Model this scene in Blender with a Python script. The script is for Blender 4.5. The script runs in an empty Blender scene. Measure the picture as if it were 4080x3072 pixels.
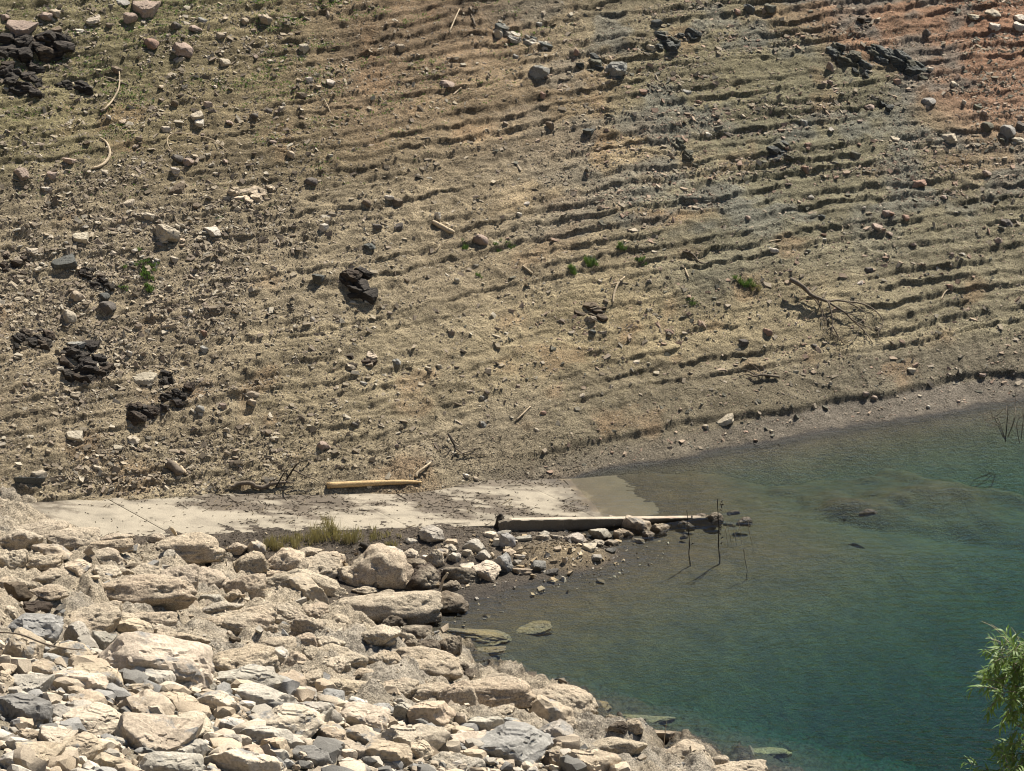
import bpy, bmesh, math, random
import numpy as np
from mathutils import Vector, Matrix, Euler

# ------------------------------------------------------------------ camera, sky, sun, exposure
SC = bpy.context.scene
COL = SC.collection
R = math.radians
CAM_H, PITCH, FPX = 43.0, R(19.0), 13650.0          # camera height above the water, tilt, focal length in photo pixels
cam = bpy.data.cameras.new('camera')
cam.sensor_fit = 'HORIZONTAL'
cam.sensor_width = 36.0
cam.lens = 36.0 * FPX / 4080.0
cam.clip_start, cam.clip_end = 1.0, 3000.0
cam_ob = bpy.data.objects.new('camera', cam)
COL.objects.link(cam_ob)
cam_ob.location = (0, 0, CAM_H)
cam_ob.rotation_euler = (R(90) - PITCH, 0, 0)
SC.camera = cam_ob

SUN_EL, SUN_X, SUN_Y = R(52), 0.56, 0.83              # the sun stands behind the hill, to the right
world = bpy.data.worlds.new('World')
SC.world = world
world.use_nodes = True
wn = world.node_tree
wn.nodes.clear()
w_out = wn.nodes.new('ShaderNodeOutputWorld')
w_bg = wn.nodes.new('ShaderNodeBackground')
w_sky = wn.nodes.new('ShaderNodeTexSky')
w_sky.sky_type = 'NISHITA'
w_sky.sun_disc = False
w_sky.sun_elevation = SUN_EL
w_sky.sun_rotation = math.atan2(SUN_X, SUN_Y)
w_sky.altitude = 300
w_bg.inputs['Strength'].default_value = 0.05
wn.links.new(w_sky.outputs[0], w_bg.inputs[0])
wn.links.new(w_bg.outputs[0], w_out.inputs[0])

sun = bpy.data.lights.new('sun', 'SUN')
sun.energy = 5.0
sun.angle = R(0.53)
sun.color = (1.0, 0.94, 0.84)
sun_ob = bpy.data.objects.new('sun', sun)
COL.objects.link(sun_ob)
_h = math.hypot(SUN_X, SUN_Y)
SUN_DIR = Vector((SUN_X / _h * math.cos(SUN_EL), SUN_Y / _h * math.cos(SUN_EL), math.sin(SUN_EL)))
sun_ob.rotation_euler = SUN_DIR.to_track_quat('Z', 'Y').to_euler()

SC.view_settings.view_transform = 'Standard'
SC.view_settings.look = 'None'
SC.view_settings.exposure = 0.98
SC.view_settings.gamma = 1.0
SC.view_settings.use_curve_mapping = False
SC.render.engine = 'CYCLES'
SC.cycles.use_denoising = True
SC.cycles.pixel_filter_type = 'BLACKMAN_HARRIS'
SC.cycles.filter_width = 1.1
SC.cycles.sample_clamp_direct = 6.0
SC.cycles.sample_clamp_indirect = 3.0
SC.cycles.max_bounces = 6
SC.cycles.diffuse_bounces = 1
SC.cycles.glossy_bounces = 2
SC.cycles.transparent_max_bounces = 6
SC.cycles.volume_bounces = 0
SC.cycles.caustics_reflective = False
SC.cycles.caustics_refractive = False

# ------------------------------------------------------------------ noise
_rs = np.random.RandomState(7)
_T2 = _rs.rand(256, 256).astype(np.float32) * 2 - 1
_T3 = _rs.rand(32, 32, 32).astype(np.float32) * 2 - 1

def n2(x, y):
    x = np.asarray(x, np.float64); y = np.asarray(y, np.float64)
    ix = np.floor(x).astype(np.int64); iy = np.floor(y).astype(np.int64)
    fx = x - ix; fy = y - iy
    fx = fx * fx * fx * (fx * (fx * 6 - 15) + 10); fy = fy * fy * fy * (fy * (fy * 6 - 15) + 10)
    a = _T2[ix & 255, iy & 255]; b = _T2[(ix + 1) & 255, iy & 255]
    c = _T2[ix & 255, (iy + 1) & 255]; d = _T2[(ix + 1) & 255, (iy + 1) & 255]
    return (a * (1 - fx) + b * fx) * (1 - fy) + (c * (1 - fx) + d * fx) * fy

def fbm(x, y, o=4, g=0.5):
    s = 0; a = 1.0; t = 0
    for i in range(o):
        s = s + a * n2(x * 2 ** i + 17.3 * i, y * 2 ** i + 9.1 * i); t += a; a *= g
    return s / t

def n3(p):
    i = np.floor(p).astype(np.int64); f = p - i
    f = f * f * (3 - 2 * f)
    out = 0
    for dx in (0, 1):
        for dy in (0, 1):
            for dz in (0, 1):
                w = (f[:, 0] if dx else 1 - f[:, 0]) * (f[:, 1] if dy else 1 - f[:, 1]) * (f[:, 2] if dz else 1 - f[:, 2])
                out = out + w * _T3[(i[:, 0] + dx) & 31, (i[:, 1] + dy) & 31, (i[:, 2] + dz) & 31]
    return out

def fbm3(p, o=4, g=0.5):
    s = 0; a = 1.0; t = 0
    for i in range(o):
        s = s + a * n3(p * 2 ** i + 5.7 * i); t += a; a *= g
    return s / t

def sm(a, b, x):
    t = np.clip((x - a) / (b - a), 0, 1)
    return t * t * (3 - 2 * t)

# ------------------------------------------------------------------ the lie of the land (heights above the water)
def hill_C(x):
    return 114.6 + 0.485 * (x - 1.8) - 1.4 * sm(2.0, -6.0, x)

def hill_q(x, y):
    return (y - hill_C(x)) * 0.9

def hill_base(q):
    qp = np.maximum(q, 0)
    return 0.64 * q - 0.28 * (1 - np.exp(-qp / 1.0))

def project(x, y, z):
    dy, dz = y, z - CAM_H
    d = dy * math.cos(PITCH) - dz * math.sin(PITCH)
    d = np.maximum(d, 1.0)
    up = dy * math.sin(PITCH) + dz * math.cos(PITCH)
    return 2040 + FPX * x / d, 1536 - FPX * up / d

def terrace_mask(x, z):
    big = sm(-4, 10, x + 4 * n2(x * .11 + 3, z * .3) + 0.40 * z)
    soft = 1 - 0.55 * np.exp(-((x - 3) / 6.5) ** 2 - ((z - 3.4) / 1.6) ** 2)
    brk = 0.34 + 0.72 * sm(-0.40, 0.35, n2(x * .25 + 40, z * 2.1) + .55 * n2(x * 1.0, z * 3.3 + 8) + .35 * n2(x * 3.1, z * 5))
    return np.clip((0.54 + 0.46 * big) * soft * brk, 0, 1)

def hill(x, y, want_lip=False):
    q = hill_q(x, y)
    z0 = hill_base(q)
    rough_l = sm(6, -8, x)
    z0 = z0 + .32 * fbm(x * .23 + 5, y * .23, 3)
    w = .16 * n2(x * .09 + 11, z0 * .25) + .055 * n2(x * .45 + 2, z0 * .8 + 5) + .036 * n2(x * 1.7, z0 * 2.2) + .030 * n2(x * 4.7, z0 * 4) + .020 * n2(x * 10.3, z0 * 6)
    up = sm(0.9, 1.9, z0)                                  # no terraces on the wet shore strip
    out = z0; lip = 0
    for P, amp, off in ((.345, .92, 0.0), (.125, .60, .37)):
        t = (z0 + w) / P + off
        fl = np.floor(t); f = t - fl
        g = np.where(f < .84, .30 * f / .84, .30 + .70 * sm(.84, 1.0, f))
        zt = P * (fl + g - off) - w
        A = amp * terrace_mask(x + off * 5, z0 + off * 3) * up
        out = out + A * (zt - z0)
        if want_lip:
            lip = lip + A * P * .24 * (np.exp(-f / .10) + sm(.90, 1.0, f) * (f > .5)) * sm(-.3, .5, n2(x * 1.3, z0 * 3 + off))
    # the single low step along the right-hand shore strip
    st = sm(-2, 5, x) * sm(.02, .10, z0 - (.55 + .10 * n2(x * .4, 3.3) + .03 * n2(x * 3, 1))) * .20
    out = out + st
    dry = sm(.25, .8, z0)
    cl = fbm(x * 1.7, y * 1.7 + 3, 3)
    fine = fbm(x * 5.1 + 9, y * 5.1, 3)
    shelf = np.abs(n2(x * 1.3 + z0 * .8, z0 * 9 + .6 * n2(x * .7, y * .7)))
    out = out + dry * (1.0 * .055 * cl + .055 * np.abs(fine) + .024 * np.abs(n2(x * 11, y * 11)) + .10 * rough_l * (shelf - .3)) + (1 - dry) * .018 * fine
    # shallow gullies and clods
    rid = 1 - np.abs(n2(x * .9 + y * .25 + 50, y * .9))
    out = out + dry * .09 * (rid ** 3 - .3)
    return (out, lip) if want_lip else out

RA = R(18)                                                 # run of the boat ramp
R0 = np.array((3.2, 111.0)); RV = np.array((math.cos(RA), math.sin(RA))); RN = np.array((-math.sin(RA), math.cos(RA)))
def ramp_sn(x, y):
    return (x - R0[0]) * RV[0] + (y - R0[1]) * RV[1], (x - R0[0]) * RN[0] + (y - R0[1]) * RN[1]
RAMP_SLOPE = 0.09
def ramp_plane(x, y):
    s, n = ramp_sn(x, y)
    return -RAMP_SLOPE * s
def ramp(x, y):
    s, n = ramp_sn(x, y)
    return np.where((n > -.6) & (n < 4.6) & (s < 16), -RAMP_SLOPE * s, -9)

def mud(x, y):
    d = (x - 1.3) * -.65 + (y - 105.6) * .76
    z = .12 * np.maximum(d, 0) + .22 * np.minimum(d, 0) - .055 * np.maximum(-2.5 - d, 0) ** 2
    s, n = ramp_sn(x, y)
    rz = -RAMP_SLOPE * s
    lip = rz - .02 - .17 * np.maximum(-.6 - n, 0)           # soil banked up against the ramp edge
    z = np.where(s < -4.2, np.maximum(z, lip), z)
    z = np.minimum(z, rz - .02 - .10 * sm(-5.5, -4, s))
    z = np.where(s > 6, z - .10 * (s - 6), z)
    z = np.where(n > .1, z - .9 * (n - .1), z)
    silt = rz - .05 + .09 * sm(1.0, 3.0, s) - .14 * np.maximum(s - 5.0, 0) - .14 * np.maximum(1.2 - n, 0) * sm(3, 6, s) + .05 * n2(x * .9, y * .9) * sm(2, 4, s)
    z = np.where((s > .8) & (n > -.6 - .8 * sm(3.5, 6, s)), np.maximum(z, silt), z)
    # a low gravel heap at the tip of the spit, and a drowned shoal beyond the kerb
    z = z + .30 * np.exp(-((x - 1.9) / 1.5) ** 2 - ((y - 106.9) / 1.1) ** 2)
    ss, nn = ramp_sn(x, y)
    shoal = -.55 - .045 * np.maximum(ss - 3, 0) + .55 * np.exp(-((ss - 9.6) / 1.8) ** 2 - ((nn + .2) / .8) ** 2) + .25 * n2(x * .5, y * .7)
    shoal = shoal - .35 * np.maximum(.5 - nn, 0) ** 1.3 - .13 * np.maximum(nn - .5, 0) + .16 * n2(x * 1.3 + 8, y * 1.6) * sm(3, 5, ss) - 3 * sm(13, 26, ss)
    z = np.maximum(z, np.where(ss > -2, shoal, -9))
    return z + .035 * fbm(x * 2.3, y * 2.3, 3) + .03 * np.abs(fbm(x * 7, y * 7, 2))

BL = [(0, 2470), (400, 2560), (850, 2650), (1200, 2740), (1500, 2810), (2100, 2880), (2350, 2990), (2500, 3090), (4080, 3900)]
BLU = np.array([b[0] for b in BL], float); BLV = np.array([b[1] for b in BL], float)
def bank_plane(x, y):
    s = (2.7 - x) + (94.4 - y)
    z = .27 * s + .0016 * np.maximum(s - 55, 0) ** 2
    return np.where(s < 0, np.maximum(.30 * s, -8.0), np.minimum(z, 41 + 0 * z))
def bank_front(x, y):
    u, v = project(x, y, bank_plane(x, y))
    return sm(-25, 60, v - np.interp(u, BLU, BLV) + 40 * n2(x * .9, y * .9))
def bank(x, y):
    z = bank_plane(x, y)
    fr = bank_front(x, y)
    bil = np.abs(n2(x * .55 + 4, y * .48)) * .75 + np.abs(n2(x * 1.3, y * 1.15 + 7)) * .34
    fine = np.abs(fbm(x * 3.1, y * 3.1, 4)) * .30 + .05 * fbm(x * 11, y * 11, 2)
    wet = sm(-1.2, .9, z)
    return z + (1 - fr) * ((bil - .45) * (.45 + .55 * wet) + fine + .06) + fr * (-.24 + .30 * fine)

def ground(x, y):
    return np.maximum(np.maximum(hill(x, y), ramp(x, y)), np.maximum(mud(x, y), bank(x, y)))

CP, SP = math.cos(PITCH), math.sin(PITCH)
def at(us, vs, lift=0.0, surf=ground, t0=52.0, t1=215.0, n=1100):
    """points where the sight lines through photo pixels come within `lift` of the ground"""
    us = np.atleast_1d(np.asarray(us, float)); vs = np.atleast_1d(np.asarray(vs, float))
    lift = np.broadcast_to(np.asarray(lift, float), us.shape)
    dx = (us - 2040) / FPX; dv = (vs - 1536) / FPX
    D = np.stack([dx, CP - dv * SP, -SP - dv * CP], 1)
    T = np.linspace(t0, t1, n)
    P = np.zeros((len(us), 3))
    for a in range(0, len(us), 200):
        d = D[a:a + 200]
        X = d[:, :1] * T; Y = d[:, 1:2] * T; Z = CAM_H + d[:, 2:3] * T
        G = Z - surf(X, Y) - lift[a:a + 200, None]
        neg = G < 0
        k = np.where(neg.any(1), neg.argmax(1), n - 1); k = np.maximum(k, 1)
        r = np.arange(len(d))
        g0 = G[r, k - 1]; g1 = G[r, k]
        tt = T[k - 1] + (T[k] - T[k - 1]) * np.clip(g0 / np.where(np.abs(g0 - g1) < 1e-9, 1, g0 - g1), 0, 1)
        P[a:a + 200] = np.stack([d[:, 0] * tt, d[:, 1] * tt, CAM_H + d[:, 2] * tt], 1)
    return P

def depth_of(P):
    return P[:, 1] * CP + (CAM_H - P[:, 2]) * SP

# ------------------------------------------------------------------ mesh helpers
def mesh_np(name, V, F, col=None, smooth=True):
    me = bpy.data.meshes.new(name)
    V = np.ascontiguousarray(V, np.float32); F = np.ascontiguousarray(F, np.int32)
    me.vertices.add(len(V)); me.vertices.foreach_set('co', V.ravel())
    me.loops.add(F.size); me.loops.foreach_set('vertex_index', F.ravel())
    me.polygons.add(len(F)); me.polygons.foreach_set('loop_start', np.arange(len(F), dtype=np.int32) * F.shape[1])
    me.update(calc_edges=True)
    me.polygons.foreach_set('use_smooth', np.full(len(F), smooth, bool))
    if col is not None:
        at_ = me.color_attributes.new('Col', 'FLOAT_COLOR', 'POINT')
        c = np.ones((len(V), 4), np.float32); c[:, :3] = col
        at_.data.foreach_set('color', c.ravel())
    return me

def link(name, me, mat=None, parent=None):
    o = bpy.data.objects.new(name, me)
    COL.objects.link(o)
    if mat is not None and len(me.materials) == 0:
        me.materials.append(mat)
    if parent is not None:
        o.parent = parent
    return o

def tag(o, label=None, cat=None, group=None, kind=None):
    if label: o['label'] = label
    if cat: o['category'] = cat
    if group: o['group'] = group
    if kind: o['kind'] = kind
    return o

def empty(name, loc, label, cat, group=None):
    o = bpy.data.objects.new(name, None)
    COL.objects.link(o)
    o.location = loc
    o.empty_display_size = .1
    return tag(o, label, cat, group)

def grid_faces(ny, nx):
    i = np.arange(ny * nx).reshape(ny, nx)
    return np.stack([i[:-1, :-1], i[:-1, 1:], i[1:, 1:], i[1:, :-1]], -1).reshape(-1, 4)

def tube(pts, radii, sides=7, seed=0, wob=.12, smoothn=4):
    """verts and faces of a knobbly tapered limb along pts"""
    pts = np.asarray(pts, float); radii = np.asarray(radii, float)
    if smoothn > 1 and len(pts) > 2:
        k = len(pts); tt = np.linspace(0, k - 1, (k - 1) * smoothn + 1)
        ext = np.vstack([2 * pts[0] - pts[1], pts, 2 * pts[-1] - pts[-2]])
        i = np.minimum(tt.astype(int), k - 2); f = (tt - i)[:, None]
        p0, p1, p2, p3 = ext[i], ext[i + 1], ext[i + 2], ext[i + 3]
        pp = .5 * (2 * p1 + (p2 - p0) * f + (2 * p0 - 5 * p1 + 4 * p2 - p3) * f ** 2 + (3 * p1 - p0 - 3 * p2 + p3) * f ** 3)
        rr = np.interp(tt, np.arange(k), radii)
    else:
        pp, rr = pts, radii
    rs = np.random.RandomState(seed)
    n = len(pp)
    tg = np.gradient(pp, axis=0); tg /= np.linalg.norm(tg, axis=1)[:, None] + 1e-9
    ref = np.array((0, 0, 1.0)) if abs(tg[0, 2]) < .9 else np.array((1.0, 0, 0))
    a = np.cross(tg, ref); a /= np.linalg.norm(a, axis=1)[:, None] + 1e-9
    b = np.cross(tg, a)
    th = np.arange(sides) / sides * 2 * math.pi
    ring = rr[:, None] * (1 + wob * rs.uniform(-1, 1, (n, sides)))
    V = pp[:, None, :] + ring[..., None] * (np.cos(th)[None, :, None] * a[:, None, :] + np.sin(th)[None, :, None] * b[:, None, :])
    V = V.reshape(-1, 3)
    F = []
    for i in range(n - 1):
        for j in range(sides):
            F.append((i * sides + j, i * sides + (j + 1) % sides, (i + 1) * sides + (j + 1) % sides, (i + 1) * sides + j))
    c0 = len(V); V = np.vstack([V, pp[:1] - tg[:1] * rr[0] * .1, pp[-1:] + tg[-1:] * rr[-1] * .4])
    for j in range(sides):
        F.append((c0, (j + 1) % sides, j, c0)); F.append((c0 + 1, (n - 1) * sides + j, (n - 1) * sides + (j + 1) % sides, c0 + 1))
    return V, F

def poly_mesh(name, V, F, smooth=True):
    me = bpy.data.meshes.new(name)
    me.from_pydata([tuple(v) for v in V], [], [tuple(dict.fromkeys(f)) for f in F])
    me.update()
    me.polygons.foreach_set('use_smooth', np.full(len(me.polygons), smooth, bool))
    return me

# ------------------------------------------------------------------ materials
class NT:
    def __init__(s, name):
        s.m = bpy.data.materials.new(name); s.m.use_nodes = True
        s.t = s.m.node_tree; s.t.nodes.clear()
        s.out = s.n('ShaderNodeOutputMaterial')
        s.pos = s.n('ShaderNodeNewGeometry').outputs['Position']
    def n(s, typ, **kw):
        nd = s.t.nodes.new(typ)
        for k, v in kw.items(): setattr(nd, k, v)
        return nd
    def l(s, a, b): s.t.links.new(a, b)
    def noise(s, scale, detail=4, rough=.55, vec=None, stretch=None):
        nd = s.n('ShaderNodeTexNoise'); nd.inputs['Scale'].default_value = scale
        nd.inputs['Detail'].default_value = detail; nd.inputs['Roughness'].default_value = rough
        v = vec or s.pos
        if stretch:
            mp = s.n('ShaderNodeMapping'); mp.inputs['Scale'].default_value = stretch
            s.l(v, mp.inputs['Vector']); v = mp.outputs[0]
        s.l(v, nd.inputs['Vector'])
        return nd.outputs['Fac']
    def voro(s, scale, feature='F1', vec=None):
        nd = s.n('ShaderNodeTexVoronoi', feature=feature); nd.inputs['Scale'].default_value = scale
        s.l(vec or s.pos, nd.inputs['Vector'])
        return nd
    def ramp(s, fac, stops):
        nd = s.n('ShaderNodeValToRGB'); e = nd.color_ramp.elements
        while len(e) < len(stops): e.new(.5)
        for el, (p, c) in zip(e, stops):
            el.position = p; el.color = (c, c, c, 1) if not hasattr(c, '__len__') else (*c, 1)
        s.l(fac, nd.inputs['Fac']); return nd.outputs['Color']
    def mix(s, fac, a, b, mode='MIX'):
        nd = s.n('ShaderNodeMix', data_type='RGBA', blend_type=mode)
        for sock, v in ((nd.inputs[0], fac), (nd.inputs[6], a), (nd.inputs[7], b)):
            if hasattr(v, 'links'): s.l(v, sock)
            elif hasattr(v, '__len__'): sock.default_value = (*v, 1)
            else: sock.default_value = v
        return nd.outputs[2]
    def math(s, op, a, b=0.0):
        nd = s.n('ShaderNodeMath', operation=op)
        for sock, v in ((nd.inputs[0], a), (nd.inputs[1], b)):
            if hasattr(v, 'links'): s.l(v, sock)
            else: sock.default_value = v
        return nd.outputs[0]
    def bump(s, h, dist, strength=1.0, normal=None):
        nd = s.n('ShaderNodeBump'); nd.inputs['Distance'].default_value = dist; nd.inputs['Strength'].default_value = strength
        s.l(h, nd.inputs['Height'])
        if normal: s.l(normal, nd.inputs['Normal'])
        return nd.outputs[0]
    def zpos(s):
        nd = s.n('ShaderNodeSeparateXYZ'); s.l(s.pos, nd.inputs[0]); return nd.outputs[2]
    def finish(s, color, rough=.9, normal=None, spec=.25):
        p = s.n('ShaderNodeBsdfPrincipled')
        if hasattr(color, 'links'): s.l(color, p.inputs['Base Color'])
        else: p.inputs['Base Color'].default_value = (*color, 1)
        if hasattr(rough, 'links'): s.l(rough, p.inputs['Roughness'])
        else: p.inputs['Roughness'].default_value = rough
        p.inputs['Specular IOR Level'].default_value = spec
        if normal: s.l(normal, p.inputs['Normal'])
        s.l(p.outputs[0], s.out.inputs[0]); return s.m

def wet_mix(k, col, lo=.02, hi=.30):
    """wet rock and soil just above the water line: darker and shinier"""
    z = k.math('ADD', k.zpos(), k.math('MULTIPLY', k.math('SUBTRACT', k.noise(1.6, 3), .5), .35))
    nd = k.n('ShaderNodeMapRange'); nd.inputs['From Min'].default_value = lo; nd.inputs['From Max'].default_value = hi
    nd.inputs['To Min'].default_value = 1.0; nd.inputs['To Max'].default_value = 0.0
    k.l(z, nd.inputs['Value'])
    w = nd.outputs[0]
    return k.mix(w, col, k.mix(1.0, col, (.36, .33, .29), 'MULTIPLY')), k.math('SUBTRACT', .92, k.math('MULTIPLY', w, .38))

def soil_material(name, speck=.5, amp=.02):
    k = NT(name)
    vc = k.n('ShaderNodeVertexColor', layer_name='Col').outputs[0]
    a = k.ramp(k.noise(2.6, 6, .65), [(.30, .62), (.52, 1.0), (.72, 1.30)])
    b = k.ramp(k.noise(22, 4, .6), [(.34, .45), (.50, 1.0), (.66, 1.6)])
    c = k.mix(1.0, k.mix(1.0, vc, a, 'MULTIPLY'), b, 'MULTIPLY')
    v = k.voro(17)
    peb = k.ramp(v.outputs['Distance'], [(.18, 1.0), (.34, 0.0)])
    sel = k.math('GREATER_THAN', k.noise(13, 1), .50)
    pc = k.mix(k.noise(9, 2), (.36, .29, .20), (.20, .17, .14))
    c = k.mix(k.math('MULTIPLY', k.math('MULTIPLY', peb, sel), speck), c, pc)
    h = k.math('ADD', k.math('MULTIPLY', k.noise(26, 5, .65), 1.0), k.math('MULTIPLY', peb, .55))
    nrm = k.bump(h, amp * 3.0, .9)
    nrm = k.bump(k.noise(8, 5, .65), amp * 4, .9, nrm)
    col, rg = wet_mix(k, c, .0, .14)
    return k.finish(col, rg, nrm, .2)

def rock_material(name, patch=None, pits=0.0, grain=14, coat=None, layered=False, wet=True):
    k = NT(name)
    oi = k.n('ShaderNodeObjectInfo')
    base = oi.outputs['Color']
    c = k.mix(1.0, base, k.ramp(k.noise(1.7, 5, .6), [(.28, .70), (.5, 1.0), (.75, 1.22)]), 'MULTIPLY')
    if patch:
        m = k.ramp(k.noise(1.15, 5, .62), [(.555, 0.0), (.62, 1.0)])
        m = k.math('MULTIPLY', m, k.ramp(k.noise(5, 4, .7), [(.36, .25), (.55, 1.0)]))
        c = k.mix(m, c, patch)
    if coat:
        m = k.ramp(k.noise(.8, 4, .6), [(.45, 0.0), (.62, .8)])
        c = k.mix(m, c, coat)
    c = k.mix(1.0, c, k.ramp(k.noise(grain, 5, .65), [(.30, .66), (.5, 1.0), (.70, 1.26)]), 'MULTIPLY')
    vn = k.voro(.9, 'DISTANCE_TO_EDGE', None)
    h = k.noise(grain * .8, 6, .65)
    nrm = k.bump(h, .05, .9)
    if pits:
        dn = k.n('ShaderNodeTexNoise'); dn.inputs['Scale'].default_value = 3.0; dn.inputs['Detail'].default_value = 3; k.l(k.pos, dn.inputs['Vector'])
        v = k.voro(6.5, 'F1', k.mix(.22, k.pos, dn.outputs['Color']))
        hp = k.ramp(v.outputs['Distance'], [(.10, 0.0), (.42, 1.0)])
        hp = k.math('ADD', k.math('MULTIPLY', hp, .55), k.math('MULTIPLY', k.noise(3.4, 6, .7), 2.4))
        nrm = k.bump(hp, .038 * pits, 1.0, nrm)
        c = k.mix(1.0, c, k.ramp(k.noise(30, 3, .6), [(.36, .60), (.50, 1.0), (.66, 1.2)]), 'MULTIPLY')
    if layered:
        lay = k.noise(3.0, 4, .6, stretch=(1.0, 1.0, 9.0))
        nrm = k.bump(lay, .10, 1.0, nrm)
        c = k.mix(1.0, c, k.ramp(lay, [(.34, .45), (.55, 1.0), (.7, 1.5)]), 'MULTIPLY')
    if wet:
        c, rg = wet_mix(k, c, .05, .42)
    else:
        rg = .9
    return k.finish(c, rg, nrm, .25)

M = {}
M['soil'] = soil_material('hillside soil', .55)
M['mud'] = soil_material('shore mud', .35)
M['sand'] = soil_material('silt crusted bank', .25, .028)
M['angular'] = rock_material('angular quarry stone', patch=(.225, .215, .195), grain=11)
M['round'] = rock_material('pitted conglomerate', pits=1.0, grain=16, coat=(.385, .325, .24))
M['shale'] = rock_material('layered shale', grain=12, layered=True, wet=False)
M['stone'] = rock_material('loose hill stone', grain=16, wet=False)

def chip_material():
    k = NT('stone chips')
    vc = k.n('ShaderNodeVertexColor', layer_name='Col').outputs[0]
    c = k.mix(1.0, vc, k.ramp(k.noise(25, 4, .6), [(.3, .72), (.5, 1.0), (.7, 1.2)]), 'MULTIPLY')
    return k.finish(c, .9, k.bump(k.noise(30, 4), .01, .8), .2)
M['chips'] = chip_material()

def wood_material(name, a, b):
    k = NT(name)
    t = k.n('ShaderNodeTexCoord').outputs['Object']
    f = k.noise(5, 5, .65, stretch=(1.0, 4.0, 4.0), vec=t)
    c = k.mix(f, a, b)
    c = k.mix(1.0, c, k.ramp(k.noise(17, 3, .6), [(.3, .6), (.5, 1.0), (.7, 1.15)]), 'MULTIPLY')
    return k.finish(c, .85, k.bump(f, .015, .8), .2)
M['wood_pale'] = wood_material('sun bleached wood', (.30, .23, .15), (.58, .47, .32))
M['wood_log'] = wood_material('peeled yellow log', (.36, .24, .11), (.62, .45, .24))
M['wood_grey'] = wood_material('weathered grey wood', (.09, .072, .055), (.21, .17, .125))
M['wood_dark'] = wood_material('dark wet wood', (.022, .018, .014), (.06, .05, .038))

def leaf_material(name, a, b, trans=.0):
    k = NT(name)
    oi = k.n('ShaderNodeObjectInfo')
    c = k.mix(k.noise(6, 3), a, b)
    p = k.n('ShaderNodeBsdfPrincipled'); k.l(c, p.inputs['Base Color'])
    p.inputs['Roughness'].default_value = .55; p.inputs['Specular IOR Level'].default_value = .35
    if trans:
        tr = k.n('ShaderNodeBsdfTranslucent'); k.l(k.mix(1.0, c, (1.0, 1.15, .5), 'MULTIPLY'), tr.inputs[0])
        mx = k.n('ShaderNodeMixShader'); mx.inputs[0].default_value = trans
        k.l(p.outputs[0], mx.inputs[1]); k.l(tr.outputs[0], mx.inputs[2]); k.l(mx.outputs[0], k.out.inputs[0])
    else:
        k.l(p.outputs[0], k.out.inputs[0])
    return k.m
M['grass_dry'] = leaf_material('dry straw grass', (.40, .33, .18), (.27, .23, .11), .12)
M['weed'] = leaf_material('fresh green weed', (.10, .17, .05), (.15, .21, .075), .25)
M['cover'] = leaf_material('low green growth', (.12, .21, .05), (.17, .24, .075), .25)
M['willow'] = leaf_material('willow leaf', (.085, .15, .03), (.17, .235, .06), .3)

def concrete_material():
    k = NT('worn concrete')
    vc = k.n('ShaderNodeVertexColor', layer_name='Col').outputs[0]
    c = k.mix(1.0, vc, k.ramp(k.noise(1.1, 6, .65), [(.3, .80), (.5, 1.0), (.7, 1.10)]), 'MULTIPLY')
    v = k.voro(26)
    c = k.mix(k.math('MULTIPLY', k.ramp(v.outputs['Distance'], [(.15, 1.0), (.35, 0.0)]), .35), c, (.30, .26, .20))
    c = k.mix(1.0, c, k.ramp(k.noise(34, 3, .6), [(.32, .72), (.5, 1.0), (.68, 1.2)]), 'MULTIPLY')
    col, rg = wet_mix(k, c, .0, .12)
    return k.finish(col, rg, k.bump(k.noise(40, 4, .6), .012, .8), .25)
M['concrete'] = concrete_material()

def water_material():
    k = NT('lake water')
    mp = k.n('ShaderNodeMapping'); mp.inputs['Scale'].default_value = (.75, 1.5, 1.0); mp.inputs['Rotation'].default_value = (0, 0, R(12))
    k.l(k.pos, mp.inputs[0]); v = mp.outputs[0]
    calm = k.ramp(k.noise(.10, 2, .5), [(.38, .45), (.62, 1.0)])
    h = k.math('ADD', k.math('MULTIPLY', k.noise(2.3, 1.5, .45, v), 1.0), k.math('MULTIPLY', k.noise(6.5, 2.0, .5, v), .16))
    h = k.math('ADD', h, k.math('MULTIPLY', k.noise(.6, 1, .5, v), .5))
    h = k.math('MULTIPLY', h, calm)
    nrm = k.bump(h, .068, 1.0)
    fr = k.n('ShaderNodeFresnel'); fr.inputs['IOR'].default_value = 1.33; k.l(nrm, fr.inputs['Normal'])
    gl = k.n('ShaderNodeBsdfGlossy'); gl.inputs['Roughness'].default_value = .07; k.l(nrm, gl.inputs['Normal'])
    tr = k.n('ShaderNodeBsdfTransparent'); tr.inputs[0].default_value = (.96, .98, .97, 1)
    mx = k.n('ShaderNodeMixShader')
    k.l(fr.outputs[0], mx.inputs[0]); k.l(tr.outputs[0], mx.inputs[1]); k.l(gl.outputs[0], mx.inputs[2])
    k.l(mx.outputs[0], k.out.inputs[0])
    ab = k.n('ShaderNodeVolumeAbsorption'); ab.inputs['Color'].default_value = (.08, .76, .68, 1); ab.inputs['Density'].default_value = .17
    k.l(ab.outputs[0], k.out.inputs['Volume'])
    return k.m
M['water'] = water_material()

# ------------------------------------------------------------------ hillside
def blob_points(lst):
    P = at([b[0] for b in lst], [b[1] for b in lst], 0, lambda x, y: hill_base(hill_q(x, y)))
    return P
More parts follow.
